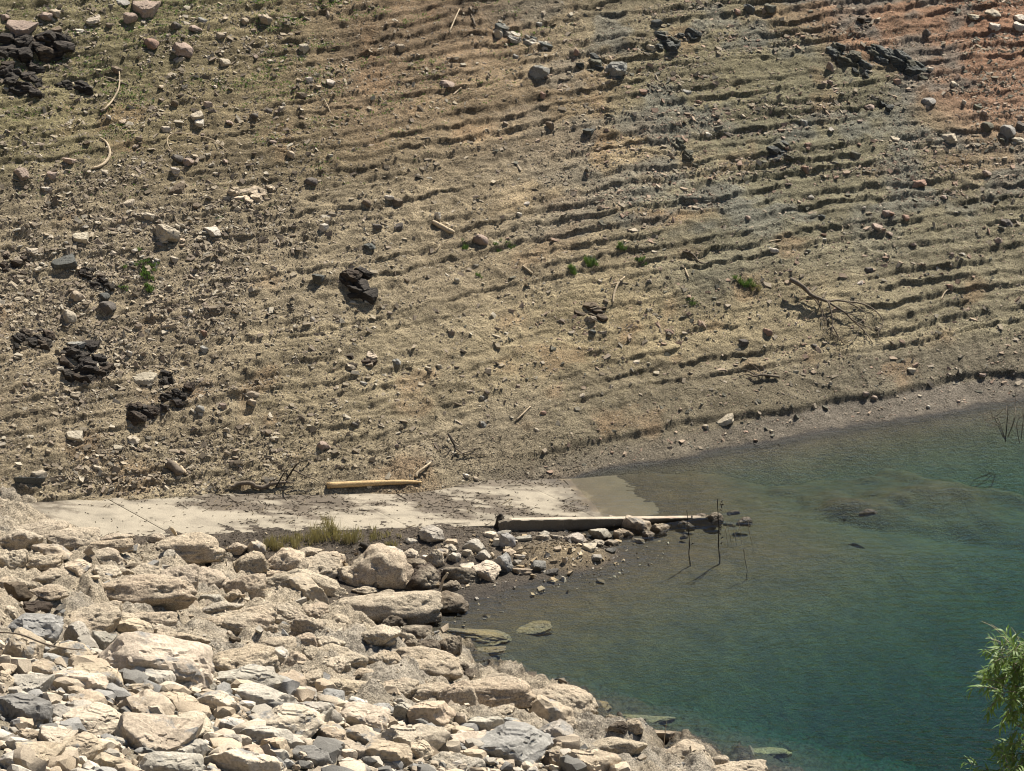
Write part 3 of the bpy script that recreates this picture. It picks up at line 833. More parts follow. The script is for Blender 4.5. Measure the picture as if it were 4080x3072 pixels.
# box, shape, tone, own label (None: built from its neighbours), landmark name
BOULDERS = [
    (rA(570, 900, 1350, 1150), 'angular', 'cream', 'huge cream slab boulder with a grey right end, largest of the upper quarry stones', 'the huge cream slab'),
    (rA(0, 780, 270, 1060), 'angular', 'tan', 'large smooth tan boulder cut by the left edge under the bent stick', 'the smooth tan boulder at the left edge'),
    (rA(20, 660, 400, 900), 'angular', 'blue-grey', 'jagged blue grey boulder behind the long bent stick at the left', 'the jagged blue grey boulder'),
    (rA(400, 720, 590, 890), 'angular', 'grey', None, None),
    (rA(160, 810, 320, 910), 'angular', 'grey', None, None), (rA(280, 880, 620, 1010), 'angular', 'tan', None, None),
    (rA(590, 780, 750, 920), 'angular', 'grey', 'upright grey tan boulder standing behind the huge cream slab at its left end', None),
    (rA(870, 1010, 1130, 1190), 'angular', 'grey', 'fractured grey boulder leaning on the front of the huge cream slab', 'the fractured grey boulder'),
    (rA(450, 990, 800, 1180), 'angular', 'tan', None, None), (rA(90, 970, 390, 1100), 'angular', 'tan', None, None),
    (rA(290, 1030, 680, 1230), 'angular', 'cream', None, None), (rA(-40, 1040, 100, 1200), 'angular', 'tan', None, None),
    (rA(60, 1060, 330, 1230), 'angular', 'grey', None, None),
    (rA(-20, 1190, 330, 1440), 'angular', 'dark grey', 'black fractured boulder with tan edges at the left border', 'the black fractured boulder'),
    (rA(1120, 1060, 1330, 1200), 'angular', 'cream', None, None),
    (rA(1390, 1040, 1820, 1210), 'angular', 'grey', 'long grey tan boulder with a black left face below the rounded rocks', 'the long grey tan boulder'),
    (rA(1780, 1040, 1980, 1170), 'block', 'tan', 'tan block boulder with one sheer black left face', 'the tan block boulder'),
    (rA(1300, 1090, 1420, 1200), 'angular', 'grey', None, None), (rA(415, 1170, 690, 1340), 'block', 'tan', None, None),
    (rA(780, 1190, 1120, 1410), 'block', 'buff', 'grey tan block boulder with a wide black front face in the lower left quarter', 'the wide dark-faced block'),
    (rA(1040, 1180, 1310, 1330), 'angular', 'tan', None, None), (rA(1240, 1190, 1550, 1310), 'angular', 'cream', None, None),
    (rA(1555, 1150, 1960, 1370), 'block', 'grey', 'large pyramid boulder with a dark left flank near the bottom edge', 'the large pyramid boulder'),
    (rA(390, 1260, 800, 1500), 'angular', 'cream', 'large smooth cream boulder sloping down left, beside a wide dark faced block', 'the smooth sloping cream boulder'),
    (rA(745, 1360, 1270, 1650), 'angular', 'buff', 'huge dark fronted boulder with a grey top near the bottom edge', 'the huge dark-fronted boulder'),
    (rA(1080, 1310, 1390, 1510), 'angular', 'cream', None, None), (rA(1620, 1310, 2110, 1500), 'angular', 'cream', 'long flat cream boulder under the large pyramid boulder', 'the long flat cream boulder'),
    (rA(1830, 1270, 2215, 1390), 'angular', 'grey', None, None), (rA(2000, 1370, 2240, 1530), 'block', 'tan', None, None),
    (rA(1400, 1340, 1620, 1450), 'angular', 'white', None, None), (rA(240, 1410, 480, 1550), 'angular', 'cream', None, None),
    (rA(390, 1450, 660, 1640), 'angular', 'tan', None, None), (rA(80, 1510, 410, 1690), 'angular', 'tan', None, None),
    (rA(0, 1420, 110, 1540), 'angular', 'dark grey', None, None), (rA(-30, 1560, 230, 1730), 'angular', 'white', None, None),
    (rA(580, 1560, 860, 1700), 'block', 'tan', None, None), (rA(970, 1490, 1340, 1640), 'angular', 'grey', None, None),
    (rA(1340, 1450, 1560, 1540), 'angular', 'grey', None, None), (rA(1530, 1390, 1880, 1560), 'angular', 'grey', None, None),
    (rA(1700, 1450, 1900, 1660), 'block', 'tan', None, None), (rA(1530, 1510, 1720, 1610), 'angular', 'tan', None, None),
    (rA(1880, 1520, 2160, 1690), 'angular', 'dark grey', 'dark grey boulder with a hollow front at the bottom edge', 'the hollow-fronted grey boulder'),
    (rA(1330, 1570, 1800, 1730), 'angular', 'cream', None, None), (rA(830, 1620, 1310, 1760), 'angular', 'grey', None, None),
    (rA(660, 1440, 750, 1560), 'angular', 'grey', None, None), (rA(690, 1170, 840, 1270), 'angular', 'cream', None, None),
    (rA(230, 1240, 480, 1400), 'angular', 'grey', None, None), (rA(1850, 1140, 2050, 1220), 'angular', 'grey', None, None),
    (rA(2055, 1150, 2230, 1285), 'angular', 'blue-grey', None, None), (rA(780, 1125, 990, 1200), 'angular', 'tan', None, None),
    (rA(400, 1220, 500, 1330), 'angular', 'grey', None, None), (rA(100, 1390, 260, 1480), 'angular', 'tan', None, None),
    (rA(1420, 1230, 1600, 1330), 'angular', 'tan', None, None), (rA(1390, 1160, 1520, 1240), 'angular', 'blue-grey', None, None),
    (rA(1960, 1230, 2080, 1290), 'angular', 'white', None, None), (rA(530, 1610, 640, 1700), 'angular', 'tan', None, None),
    (rB(90, 1160, 230, 1260), 'angular', 'white', None, None), (rB(215, 1225, 320, 1310), 'angular', 'blue-grey', None, None),
    (rB(-10, 1270, 190, 1420), 'angular', 'grey', None, None), (rB(180, 1270, 560, 1430), 'angular', 'cream', None, None),
    (rB(80, 1370, 280, 1510), 'block', 'tan', None, None), (rB(240, 1395, 500, 1530), 'angular', 'buff', None, None),
    (rB(440, 1235, 610, 1335), 'angular', 'blue-grey', 'blue grey fractured boulder on the edge of the pale conglomerate', 'the blue grey fractured boulder'),
    (rB(600, 1235, 745, 1410), 'angular', 'grey', None, None), (rB(700, 1240, 1000, 1370), 'angular', 'tan', None, None),
    (rB(480, 1380, 945, 1590), 'angular', 'cream', 'big smooth cream boulder at the bottom edge beside small grey stones', 'the big smooth cream boulder'),
    (rB(370, 1480, 700, 1700), 'angular', 'tan', None, None), (rB(190, 1490, 450, 1620), 'angular', 'buff', None, None),
    (rB(635, 1500, 780, 1600), 'angular', 'grey', None, None), (rB(695, 1490, 850, 1640), 'angular', 'tan', None, None),
    (rB(825, 1535, 1180, 1740), 'round', 'grey', 'pinkish grey rounded boulder at the bottom edge', 'the pinkish grey boulder'),
    (rB(960, 1440, 1210, 1560), 'angular', 'cream', None, None), (rB(1120, 1400, 1630, 1720), 'angular', 'blue-grey', 'large blue grey boulder split into blocks at the bottom edge', 'the large split blue grey boulder'),
    (rB(1000, 1355, 1310, 1430), 'angular', 'grey', None, None), (rB(1480, 1350, 1790, 1570), 'angular', 'grey', None, None),
    (rB(1560, 1540, 1690, 1700), 'angular', 'tan', None, None), (rB(1640, 1550, 2060, 1720), 'angular', 'tan', None, None),
    (rB(860, 1365, 1010, 1460), 'angular', 'tan', None, None), (rB(1880, 1560, 2090, 1720), 'angular', 'white', 'pale grey boulder at the bottom edge, nearest to the lake', 'the pale grey boulder by the lake'),
    (rB(240, 1590, 400, 1720), 'angular', 'cream', None, None), (rB(1190, 1380, 1300, 1440), 'angular', 'dark grey', None, None),
    # rounded conglomerate higher on the bank
    (rB(270, 220, 720, 560), 'round', 'tan', 'largest rounded tan boulder beside the dark wet rocks of the inlet', 'the largest rounded boulder'),
    (rB(230, 350, 450, 500), 'round', 'tan', None, None), (rB(150, 255, 285, 355), 'angular', 'tan', None, None),
    (rB(520, 220, 670, 315), 'angular', 'white', 'pale white angular boulder behind the largest rounded boulder', None), (rB(650, 230, 765, 305), 'round', 'cream', None, None),
    (rB(660, 290, 820, 365), 'round', 'brown', None, None), (rB(810, 245, 925, 405), 'round', 'buff', None, None),
    (rB(665, 355, 920, 540), 'round', 'dark brown', 'big dark brown rounded boulder left of the gnarled stick', 'the big dark brown boulder'),
    (rB(915, 330, 1160, 475), 'round', 'dark brown', 'dark brown wet boulder right of the gnarled stick', None),
    (rB(1115, 325, 1300, 455), 'angular', 'cream', 'cream angular boulder with its foot in the water of the inlet', 'the cream boulder at the inlet'),
    (rB(1235, 262, 1375, 402), 'angular', 'blue-grey', 'blue grey angular boulder standing over the cream boulder at the inlet', 'the blue grey boulder at the inlet'),
    (rB(640, 530, 850, 650), 'round', 'brown', None, None),
    (rB(800, 510, 1075, 665), 'round', 'brown', 'pebbly brown conglomerate boulder lapped by the lake', 'the pebbly brown boulder'),
    (rB(235, 520, 885, 745), 'round', 'buff', 'huge wedge shaped tan rock pointing into the lake with a dark wet tip', 'the huge wedge rock'),
    (rB(485, 645, 680, 765), 'round', 'brown', None, None), (rB(650, 720, 840, 830), 'round', 'dark brown', None, None),
    (rB(375, 728, 635, 865), 'round', 'cream', 'smooth cream rounded boulder below the huge wedge rock', 'the smooth cream round boulder'),
    (rB(495, 790, 610, 875), 'round', 'grey', None, None), (rB(600, 760, 745, 875), 'round', 'buff', None, None), (rB(665, 820, 755, 905), 'round', 'brown', None, None),
    (rB(725, 820, 910, 965), 'round', 'dark brown', 'dark rounded boulder at the water edge, left one of a pair', 'the pair of dark shore boulders'),
    (rB(880, 812, 1030, 965), 'round', 'brown', 'brown rounded boulder at the water edge, right one of a pair', None),
    (rB(880, 950, 1080, 1015), 'round', 'dark brown', None, None), (rB(920, 975, 1050, 1065), 'round', 'brown', None, None), (rB(1035, 1005, 1190, 1095), 'round', 'dark brown', None, None),
    (rB(1150, 1045, 1330, 1115), 'round', 'brown', None, None), (rB(590, 880, 1040, 1100), 'round', 'tan', 'wide low tan rock shelf above the pair of dark shore boulders', 'the wide low rock shelf'),
    (rB(1000, 1065, 1500, 1300), 'round', 'tan', 'broad pale conglomerate ledge right of the wide low rock shelf', 'the broad pale ledge'),
    (rB(1400, 1130, 1905, 1375), 'round', 'tan', 'broad pale rock with a cut right edge dropping to the lake', 'the pale rock with a cut edge'),
    (rB(1485, 1215, 1780, 1430), 'block', 'tan', 'pyramid shaped tan rock with a dark left face by the lake', 'the small pyramid rock'),
    (rB(1235, 1250, 1385, 1325), 'round', 'tan', None, None), (rB(1620, 1330, 1780, 1430), 'round', 'tan', None, None),
    (rB(1995, 1350, 2110, 1420), 'round', 'dark brown', None, None), (rB(2080, 1335, 2215, 1445), 'round', 'tan', 'tan round boulder at the lower shore with a dark boulder on its left', 'the tan round shore boulder'),
    (rB(1790, 1450, 2230, 1640), 'round', 'tan', None, None), (rC(200, 1128, 430, 1215), 'plate', 'tan', 'flat tan slab of rock lying on the lower shoreline', 'the flat shore slab'),
    (rC(575, 1268, 670, 1330), 'round', 'buff', 'small rounded boulder nearest to the bottom edge on the shoreline', None), (rC(300, 1200, 560, 1340), 'round', 'tan', None, None),
    (rC(560, 1310, 860, 1420), 'round', 'tan', None, None),
    (rB(100, 850, 420, 1010), 'round', 'tan', None, None), (rB(-20, 1030, 140, 1130), 'round', 'tan', None, None), (rB(110, 1070, 520, 1230), 'round', 'tan', None, None),
    (rB(80, 800, 250, 920), 'round', 'cream', None, None), (rB(0, 880, 110, 975), 'round', 'buff', None, None), (rB(150, 940, 310, 1030), 'round', 'cream', None, None),
    (rB(310, 1000, 480, 1070), 'round', 'tan', None, None), (rB(500, 1080, 760, 1200), 'round', 'tan', None, None), (rB(420, 900, 640, 1040), 'round', 'tan', None, None),
    (rB(700, 1100, 1010, 1240), 'round', 'tan', None, None), (rB(900, 1100, 1130, 1300), 'round', 'tan', None, None),
    (rB(750, 92, 920, 212), 'block', 'grey', 'grey block boulder with a dark left face standing on the mud by the ramp', 'the grey block on the mud'),
    # rocks below the ramp edge
    (rE(0, 610, 170, 735), 'round', 'buff', None, None), (rE(180, 608, 318, 730), 'block', 'buff', 'square grey tan boulder against the dry grass below the ramp', 'the square boulder by the dry grass'),
    (rE(300, 665, 670, 915), 'round', 'tan', 'big pale tan boulder with an overhanging front below the dry grass', 'the big boulder below the dry grass'),
    (rE(535, 650, 765, 750), 'round', 'tan', None, None), (rE(520, 720, 945, 945), 'round', 'buff', None, None), (rE(200, 780, 320, 880), 'block', 'dark grey', None, None),
    (rE(270, 820, 500, 910), 'round', 'tan', None, None), (rE(495, 925, 830, 1145), 'block', 'buff', 'tan boulder with a big smooth dark face turned to the lower left', 'the smooth dark-faced boulder'),
    (rE(270, 880, 960, 1040), 'round', 'buff', None, None), (rE(1015, 965, 1215, 1040), 'round', 'tan', None, None), (rE(1205, 990, 1360, 1070), 'round', 'brown', None, None),
    (rE(1155, 895, 1255, 1000), 'block', 'brown', None, None), (rE(-10, 1000, 130, 1115), 'round', 'tan', None, None), (rE(400, 1110, 665, 1260), 'round', 'buff', None, None),
    (rE(600, 1105, 815, 1235), 'round', 'tan', None, None), (rE(525, 1200, 810, 1405), 'round', 'buff', None, None), (rE(785, 1190, 1005, 1345), 'round', 'tan', None, None),
    (rE(385, 1175, 610, 1270), 'round', 'buff', None, None), (rE(-20, 1190, 380, 1340), 'round', 'tan', None, None), (rE(70, 700, 330, 900), 'round', 'tan', None, None),
    (rE(880, 810, 1165, 1000), 'round', 'tan', None, None),
    (rD(60, 475, 560, 645), 'round', 'buff', 'long rounded boulder at the top of the bank under the left ramp end', 'the long rounded boulder'),
    (rD(395, 495, 785, 690), 'round', 'buff', None, None), (rD(775, 538, 1065, 645), 'round', 'buff', 'grey dome shaped boulder on the skyline of the bank, below the ramp joint', 'the dome boulder'),
    (rD(720, 595, 1055, 690), 'round', 'tan', None, None), (rD(1185, 538, 1335, 650), 'round', 'buff', None, None), (rD(1200, 545, 1800, 810), 'round', 'tan', 'broad sloping tan boulder under the wooden stub', 'the broad boulder under the stub'),
    (rD(255, 638, 565, 735), 'plate', 'tan', 'flat angular slab boulder with a black underside at the upper left', 'the flat slab at the upper left'),
    (rD(515, 760, 725, 895), 'angular', 'tan', None, None), (rD(740, 795, 965, 920), 'round', 'cream', None, None), (rD(-40, 505, 330, 770), 'round', 'cream', 'large pale boulder cut by the left edge under the ramp', 'the large pale boulder at the left edge'),
    (rD(255, 830, 610, 970), 'round', 'tan', None, None), (rD(35, 925, 255, 1125), 'block', 'brown', 'dark brown block boulder on its corner at the left', 'the dark brown block'),
    (rD(135, 1075, 410, 1215), 'angular', 'dark brown', None, None), (rD(680, 915, 1540, 1190), 'round', 'tan', 'huge conglomerate boulder with a rough dark upper face and a small hole', 'the huge conglomerate boulder'),
    (rD(1050, 780, 1410, 985), 'round', 'buff', None, None), (rD(1195, 830, 1575, 1125), 'round', 'buff', None, None), (rD(1445, 815, 1825, 1025), 'round', 'buff', None, None),
    (rD(1815, 870, 2125, 1115), 'round', 'tan', None, None), (rD(905, 1265, 1215, 1370), 'block', 'tan', 'low block boulder with a black front face in the tan conglomerate', 'the low black-faced block'),
    (rD(940, 1175, 1400, 1310), 'round', 'tan', None, None), (rD(1590, 1095, 1945, 1210), 'round', 'grey', None, None), (rD(1600, 1190, 2200, 1360), 'round', 'tan', None, None),
    (rD(1285, 678, 1405, 745), 'round', 'grey', None, None), (rD(955, 715, 1045, 765), 'round', 'grey', None, None), (rD(985, 780, 1130, 860), 'round', 'brown', None, None),
    (rD(675, 665, 970, 840), 'round', 'buff', None, None), (rD(1600, 1010, 1785, 1115), 'round', 'grey', None, None), (rD(1775, 1000, 1940, 1115), 'round', 'tan', None, None),
    (rD(-30, 690, 205, 900), 'round', 'cream', None, None), (rD(-20, 890, 275, 990), 'round', 'tan', None, None), (rD(200, 700, 500, 850), 'round', 'tan', None, None),
    (rD(440, 1150, 960, 1400), 'round', 'tan', None, None), (rD(-20, 1120, 150, 1240), 'round', 'cream', None, None), (rD(250, 960, 540, 1090), 'round', 'tan', None, None),
    (rD(1400, 700, 1640, 830), 'round', 'buff', None, None), (rD(960, 820, 1070, 900), 'round', 'tan', None, None), (rD(1230, 1290, 1420, 1400), 'round', 'tan', None, None),
    (rA(1300, 690, 1780, 800), 'round', 'tan', None, None), (rA(1350, 880, 1780, 1080), 'round', 'tan', None, None), (rA(1480, 800, 1560, 840), 'angular', 'brown', None, None),
    (rA(1690, 800, 1910, 910), 'round', 'tan', None, None), (rA(1820, 900, 2000, 1060), 'round', 'tan', None, None), (rA(1700, 870, 1880, 950), 'angular', 'white', None, None),
    (rA(1000, 790, 1350, 880), 'round', 'tan', None, None), (rA(760, 800, 1060, 910), 'round', 'tan', None, None), (rA(600, 640, 900, 760), 'round', 'tan', None, None),
    (rA(2040, 800, 2230, 920), 'round', 'cream', None, None), (rA(2080, 940, 2240, 1060), 'round', 'cream', None, None), (rA(2050, 1060, 2230, 1150), 'round', 'tan', None, None),
    (rA(1930, 1040, 2090, 1130), 'round', 'tan', None, None), (rA(1900, 780, 2050, 900), 'round', 'tan', None, None),
    # spit
    (rF(1200, 533, 1362, 642), 'block', 'cream', 'cream boulder with a shaded left face leaning on the kerb', 'the boulder leaning on the kerb'),
    (rF(1372, 533, 1612, 685), 'block', 'cream', 'largest cream boulder on the spit, beside the far half of the kerb', 'the largest boulder on the spit'),
    (rF(1595, 575, 1742, 675), 'angular', 'tan', None, None), (rF(1528, 638, 1622, 715), 'angular', 'cream', None, None),
    (rF(1103, 618, 1288, 732), 'block', 'grey', 'grey oblong block boulder lying in front of the kerb', 'the grey oblong block'), (rF(1292, 632, 1378, 740), 'angular', 'tan', None, None),
    (rF(1335, 618, 1452, 720), 'block', 'tan', None, None), (rF(1105, 708, 1217, 775), 'angular', 'pale', None, None), (rF(1213, 708, 1332, 765), 'angular', 'cream', None, None),
    (rF(1438, 692, 1542, 735), 'plate', 'pale', None, None), (rF(878, 668, 1078, 750), 'angular', 'white', None, None), (rF(1048, 743, 1165, 808), 'angular', 'cream', None, None),
    (rF(1108, 828, 1203, 880), 'angular', 'pale', None, None), (rF(1233, 783, 1322, 822), 'angular', 'dark grey', 'small dark stone with a white top awash off the spit', None),
    (rF(487, 932, 642, 992), 'plate', 'tan', None, None), (rF(622, 883, 752, 965), 'angular', 'blue-grey', None, None), (rF(732, 948, 852, 990), 'plate', 'dark grey', None, None),
    (rF(386, 668, 508, 805), 'block', 'blue-grey', 'tall blue grey block boulder casting a black shadow on the spit', 'the tall block on the spit'), (rF(328, 698, 402, 765), 'angular', 'white', None, None),
    (rF(258, 643, 378, 710), 'angular', 'cream', None, None), (rF(358, 638, 472, 670), 'plate', 'grey', None, None), (rF(443, 598, 517, 645), 'angular', 'tan', None, None),
    (rF(98, 718, 268, 835), 'angular', 'grey', None, None), (rF(88, 788, 172, 855), 'angular', 'cream', None, None), (rF(198, 803, 318, 905), 'angular', 'grey', None, None),
    (rF(298, 813, 347, 868), 'angular', 'tan', None, None), (rF(498, 823, 592, 862), 'plate', 'tan', None, None), (rF(408, 788, 512, 838), 'angular', 'tan', None, None),
    (rF(703, 643, 788, 692), 'angular', 'grey', None, None), (rF(678, 678, 802, 725), 'angular', 'pale', None, None), (rF(508, 688, 642, 718), 'plate', 'grey', None, None),
    (rF(483, 863, 558, 908), 'angular', 'grey', None, None), (rF(878, 848, 932, 908), 'plate', 'tan', None, None), (rF(818, 763, 878, 798), 'plate', 'tan', None, None),
    (rF(-5, 818, 72, 890), 'angular', 'grey', None, None), (rF(788, 668, 882, 703), 'plate', 'pale', None, None), (rF(-60, 700, 40, 760), 'angular', 'tan', None, None),
    (rF(1940, 500, 2045, 565), 'round', 'brown', 'brown wet rock rising from the lake beyond the kerb end, left hump', 'the wet rock beyond the kerb'), (rF(2035, 498, 2172, 608), 'round', 'brown', 'brown wet rock at the foot of the taller post', None),
    (rF(1875, 570, 1945, 635), 'round', 'brown', None, None), (rF(1808, 555, 1895, 612), 'round', 'brown', None, None), (rF(1833, 662, 1892, 700), 'round', 'dark brown', None, None),
    ((2935, 2065, 2995, 2098), 'round', 'dark brown', 'dark rock just awash right of the taller post', None), ((2898, 2034, 2948, 2054), 'round', 'dark brown', 'small rock awash behind the taller post', None), ((3425, 2028, 3492, 2056), 'round', 'brown', 'tip of a drowned brown mound far out in the lake', None),
    ((1750, 2475, 2030, 2560), 'sunk', 'buff', 'long brown rock lying under water off the huge wedge rock', None), ((1980, 2468, 2190, 2535), 'sunk', 'brown', 'drowned brown rock farther out from the huge wedge rock', None),
    ((1800, 2560, 2010, 2615), 'sunk', 'brown', 'drowned rock right of the pair of dark shore boulders', None), ((1880, 2630, 2140, 2700), 'sunk', 'buff', 'drowned pale rock below right of the pair of dark shore boulders', None),
    ((2180, 2710, 2430, 2790), 'sunk', 'brown', 'drowned rock off the broad pale ledge', None), ((2400, 2820, 2680, 2900), 'sunk', 'buff', 'drowned rock off the pale rock with a cut edge', None), ((2900, 2960, 3150, 3030), 'sunk', 'buff', 'lowest drowned rock off the lower shore', None),
    ((2600, 2900, 2800, 2960), 'sunk', 'brown', 'drowned rock off the tan round shore boulder', None),
    (rE(750, 700, 955, 815), 'angular', 'tan', None, None), (rE(1430, 575, 1530, 620), 'angular', 'white', None, None), (rE(1750, 625, 1840, 685), 'plate', 'pale', None, None),
    (rE(1780, 690, 1880, 780), 'angular', 'grey', None, None), (rE(1660, 660, 1780, 730), 'angular', 'buff', None, None), (rE(1870, 780, 1990, 840), 'plate', 'cream', None, None),
    (rE(1725, 925, 1875, 1030), 'round', 'brown', None, None), (rE(1560, 710, 1640, 760), 'angular', 'white', None, None),
]

def fit(box, P, kind, k=1.0):
    """world half sizes of a rock whose outline fills the photo box when it lies at P"""
    u0, v0, u1, v1 = box
    d = depth_of(P[None])[0] / FPX
    W, Hh = (u1 - u0) * d, (v1 - v0) * d
    ang = math.atan2(CAM_H - P[2], P[1])
    sx = W / 2 * 1.04
    sy = min(.75 * sx, .55 * Hh / 2 / math.sin(ang))
    sz = math.sqrt(max((Hh / 2) ** 2 - (sy * math.sin(ang)) ** 2, .0)) / math.cos(ang)
    return sx, sy, max(sz * 1.12, (.56 if kind in ('angular', 'block') else .38) * sx)

def jitter(c, a=.10):
    f = 1 + RND.uniform(-a, a)
    return tuple(min(.8, x * f * (1 + RND.uniform(-.012, .012))) for x in c) + (1.0,)

def size_word(w, cuts=(.55, .95, 1.6)):
    return 'small' if w < cuts[0] else 'mid-sized' if w < cuts[1] else 'large' if w < cuts[2] else 'very large'

_f = random.Random(77)
_bx = [b[0] for b in BOULDERS]
for _ in range(4000):
    if len(BOULDERS) >= 298: break
    u, v = _f.uniform(0, 2450), _f.uniform(2520, 3072)
    if v < np.interp(u, BLU, BLV) + 15: continue
    w = _f.uniform(55, 120); h = w * _f.uniform(.5, .8)
    cover = sum(max(0, min(u + w / 2, q[2]) - max(u - w / 2, q[0])) * max(0, min(v + h / 2, q[3]) - max(v - h / 2, q[1])) for q in _bx) / (w * h)
    if cover < .42:
        bx = (u - w / 2, v - h / 2, u + w / 2, v + h / 2)
        _bx.append(bx); BOULDERS.append((bx, _f.choice(['angular', 'angular', 'block']), _f.choice(['tan', 'cream', 'grey', 'blue-grey', 'buff', 'white']), None, None))
for b, kind, tone, lab, mark in BOULDERS:
    if mark: MARKS.append(((b[0] + b[2]) / 2, (b[1] + b[3]) / 2, mark))
MARKS_BANK = list(MARKS)
us = [(b[0][0] + b[0][2]) / 2 for b in BOULDERS]; vs = [(b[0][1] + b[0][3]) / 2 for b in BOULDERS]
hs = [(b[0][3] - b[0][1]) for b in BOULDERS]
shore_surf = lambda x, y: np.maximum(np.maximum(mud(x, y), bank(x, y)), -.12)
P0 = at(us, np.array(vs) + .28 * np.array(hs), 0, shore_surf)
lift = []
for (b, kind, tone, lab, mark), P in zip(BOULDERS, P0):
    sz = fit(b, P, kind)[2]
    lift.append((.22 if kind in ('angular', 'block', 'plate') else -.16 if tone in ('tan', 'buff', 'cream', 'grey') and b[1] > 2200 and b[0] < 1900 and not lab else .02) * sz)
sunk_i = [i for i, b in enumerate(BOULDERS) if b[1] == 'sunk']
PB = at(us, vs, np.array(lift), shore_surf)
PB[sunk_i] = at(np.array(us)[sunk_i], np.array(vs)[sunk_i], np.array(lift)[sunk_i], lambda x, y: np.maximum(mud(x, y), bank(x, y)))
for i, ((b, kind, tone, lab, mark), P) in enumerate(zip(BOULDERS, PB)):
    sx, sy, sz = fit(b, P, kind)
    u_, v_ = us[i], vs[i]
    sunk = kind == 'sunk'
    if sunk: kind = 'round'; sz *= .45
    o = bpy.data.objects.new('boulder', PROTO[kind][RND.randrange(len(PROTO[kind]))])
    COL.objects.link(o)
    o.location = P
    g = 1.06 if kind in ('angular', 'block') and not (u_ > 1750 and v_ < 2330) else 1.07
    o.scale = (sx * g, sy * g * 1.1, sz * g)
    o.rotation_euler = (R(RND.uniform(-7, 7)), R(RND.uniform(-8, 8)), R(RND.uniform(-16, 16)))
    o.color = jitter((.62, .46, .24) if sunk else TONE[tone])
    if sunk: o.location.z = min(o.location.z - .10, -.14 - sz * g)
    u, v = us[i], vs[i]
    if lab is None:
        shape = {'angular': 'angular', 'block': 'angular', 'plate': 'flat', 'round': 'rounded'}[kind]
        lab = auto_label(f'{size_word(sx * 2)} {tone} {shape} boulder', u, v)
    else:
        USED.add(lab)
    spit = u > 1750 and v < 2320
    tag(o, lab, 'boulder', 'rocks on the spit beside the kerb' if spit else 'rounded boulders of the bank' if kind == 'round' else 'quarry stones on the bank')

# ------------------------------------------------------------------ rubble between the boulders
CHIPV = np.array([(x, y, z) for z in (-1, 1) for y in (-1, 1) for x in (-1, 1)], float)
CHIPF = np.array([(4, 5, 7, 6), (0, 1, 5, 4), (2, 6, 7, 3), (0, 4, 6, 2), (1, 3, 7, 5)])
def chips(name, P, size, flat, col, mat, seed, tilt=.45, nrm=None, kind='stuff', label=None):
    rs = np.random.RandomState(seed)
    n = len(P)
    T = CHIPV[None] * rs.uniform(.35, 1.1, (60, 8, 3)) + rs.uniform(-.22, .22, (60, 8, 3))
    T = T[rs.randint(0, 60, n)]
    S = np.stack([size * rs.uniform(.8, 1.6, n), size * rs.uniform(.5, .95, n), size * flat], 1)
    yaw = rs.uniform(0, 2 * math.pi, n) if nrm is None else .45 + rs.normal(0, .55, n)
    T = T * S[:, None]
    c, s = np.cos(yaw)[:, None], np.sin(yaw)[:, None]
    x, y, z = T[..., 0] * c - T[..., 1] * s, T[..., 0] * s + T[..., 1] * c, T[..., 2]
    tx, ty = rs.normal(0, tilt, n), rs.normal(0, tilt, n)
    if nrm is not None:
        tx = tx + np.arctan(nrm[:, 1]); ty = ty - np.arctan(nrm[:, 0])
    y, z = y * np.cos(tx)[:, None] - z * np.sin(tx)[:, None], y * np.sin(tx)[:, None] + z * np.cos(tx)[:, None]
    x, z = x * np.cos(ty)[:, None] + z * np.sin(ty)[:, None], -x * np.sin(ty)[:, None] + z * np.cos(ty)[:, None]
    V = np.stack([x, y, z], -1) + P[:, None, :]
    F = (CHIPF[None] + (np.arange(n) * 8)[:, None, None]).reshape(-1, 4)
    me = mesh_np(name, V.reshape(-1, 3), F, np.repeat(col, 8, 0), smooth=False)
    o = link(name, me, mat)
    return tag(o, label, kind=kind)

# the broken stone packed between them: past three hundred boulders, so one mass
rs = np.random.RandomState(15)
D2, F2 = ico(2)
SH = [rock_shape(700 + i, 'block' if i % 3 else 'angular', D2) for i in range(14)]
n = 5000
x = rs.uniform(-16, 8.5, n); y = rs.uniform(62, 103, n); z = bank(x, y); fr = bank_front(x, y)
u, v = project(x, y, z)
keep = (fr > .55) & (z > -.1) & (u > -60) & (v < 3130)
x, y, z = x[keep], y[keep], z[keep]; n = len(x)
sz_ = np.minimum(.11 * rs.rand(n) ** (-1 / 2.3), .36)
RV_, RF_, RC_ = [], [], []
pal = [TONE[t] for t in ('tan', 'cream', 'tan', 'buff', 'grey', 'blue-grey', 'cream', 'white', 'dark grey')]
for i in range(n):
    a = rs.normal(0, .5); c_, s_ = math.cos(a), math.sin(a)
    T = SH[rs.randint(14)] * (sz_[i] * rs.uniform(.9, 1.4), sz_[i] * rs.uniform(.7, 1.1), sz_[i] * rs.uniform(.55, 1.0))
    t = rs.normal(0, .25)
    T = T @ np.array([[c_, s_, 0], [-s_, c_, 0], [0, 0, 1]]) @ np.array([[1, 0, 0], [0, math.cos(t), math.sin(t)], [0, -math.sin(t), math.cos(t)]])
    RV_.append(T + (x[i], y[i], z[i] + sz_[i] * rs.uniform(.1, .7))); RF_.append(F2 + i * len(D2)); RC_.append(np.tile(np.array(pal[rs.randint(9)]) * rs.uniform(.8, 1.1), (len(D2), 1)))
rme = mesh_np('packed_stone', np.vstack(RV_), np.vstack(RF_), np.vstack(RC_), smooth=True)
rme.set_sharp_from_angle(angle=R(28))
tag(link('packed_stone', rme, M['chips']), kind='stuff')

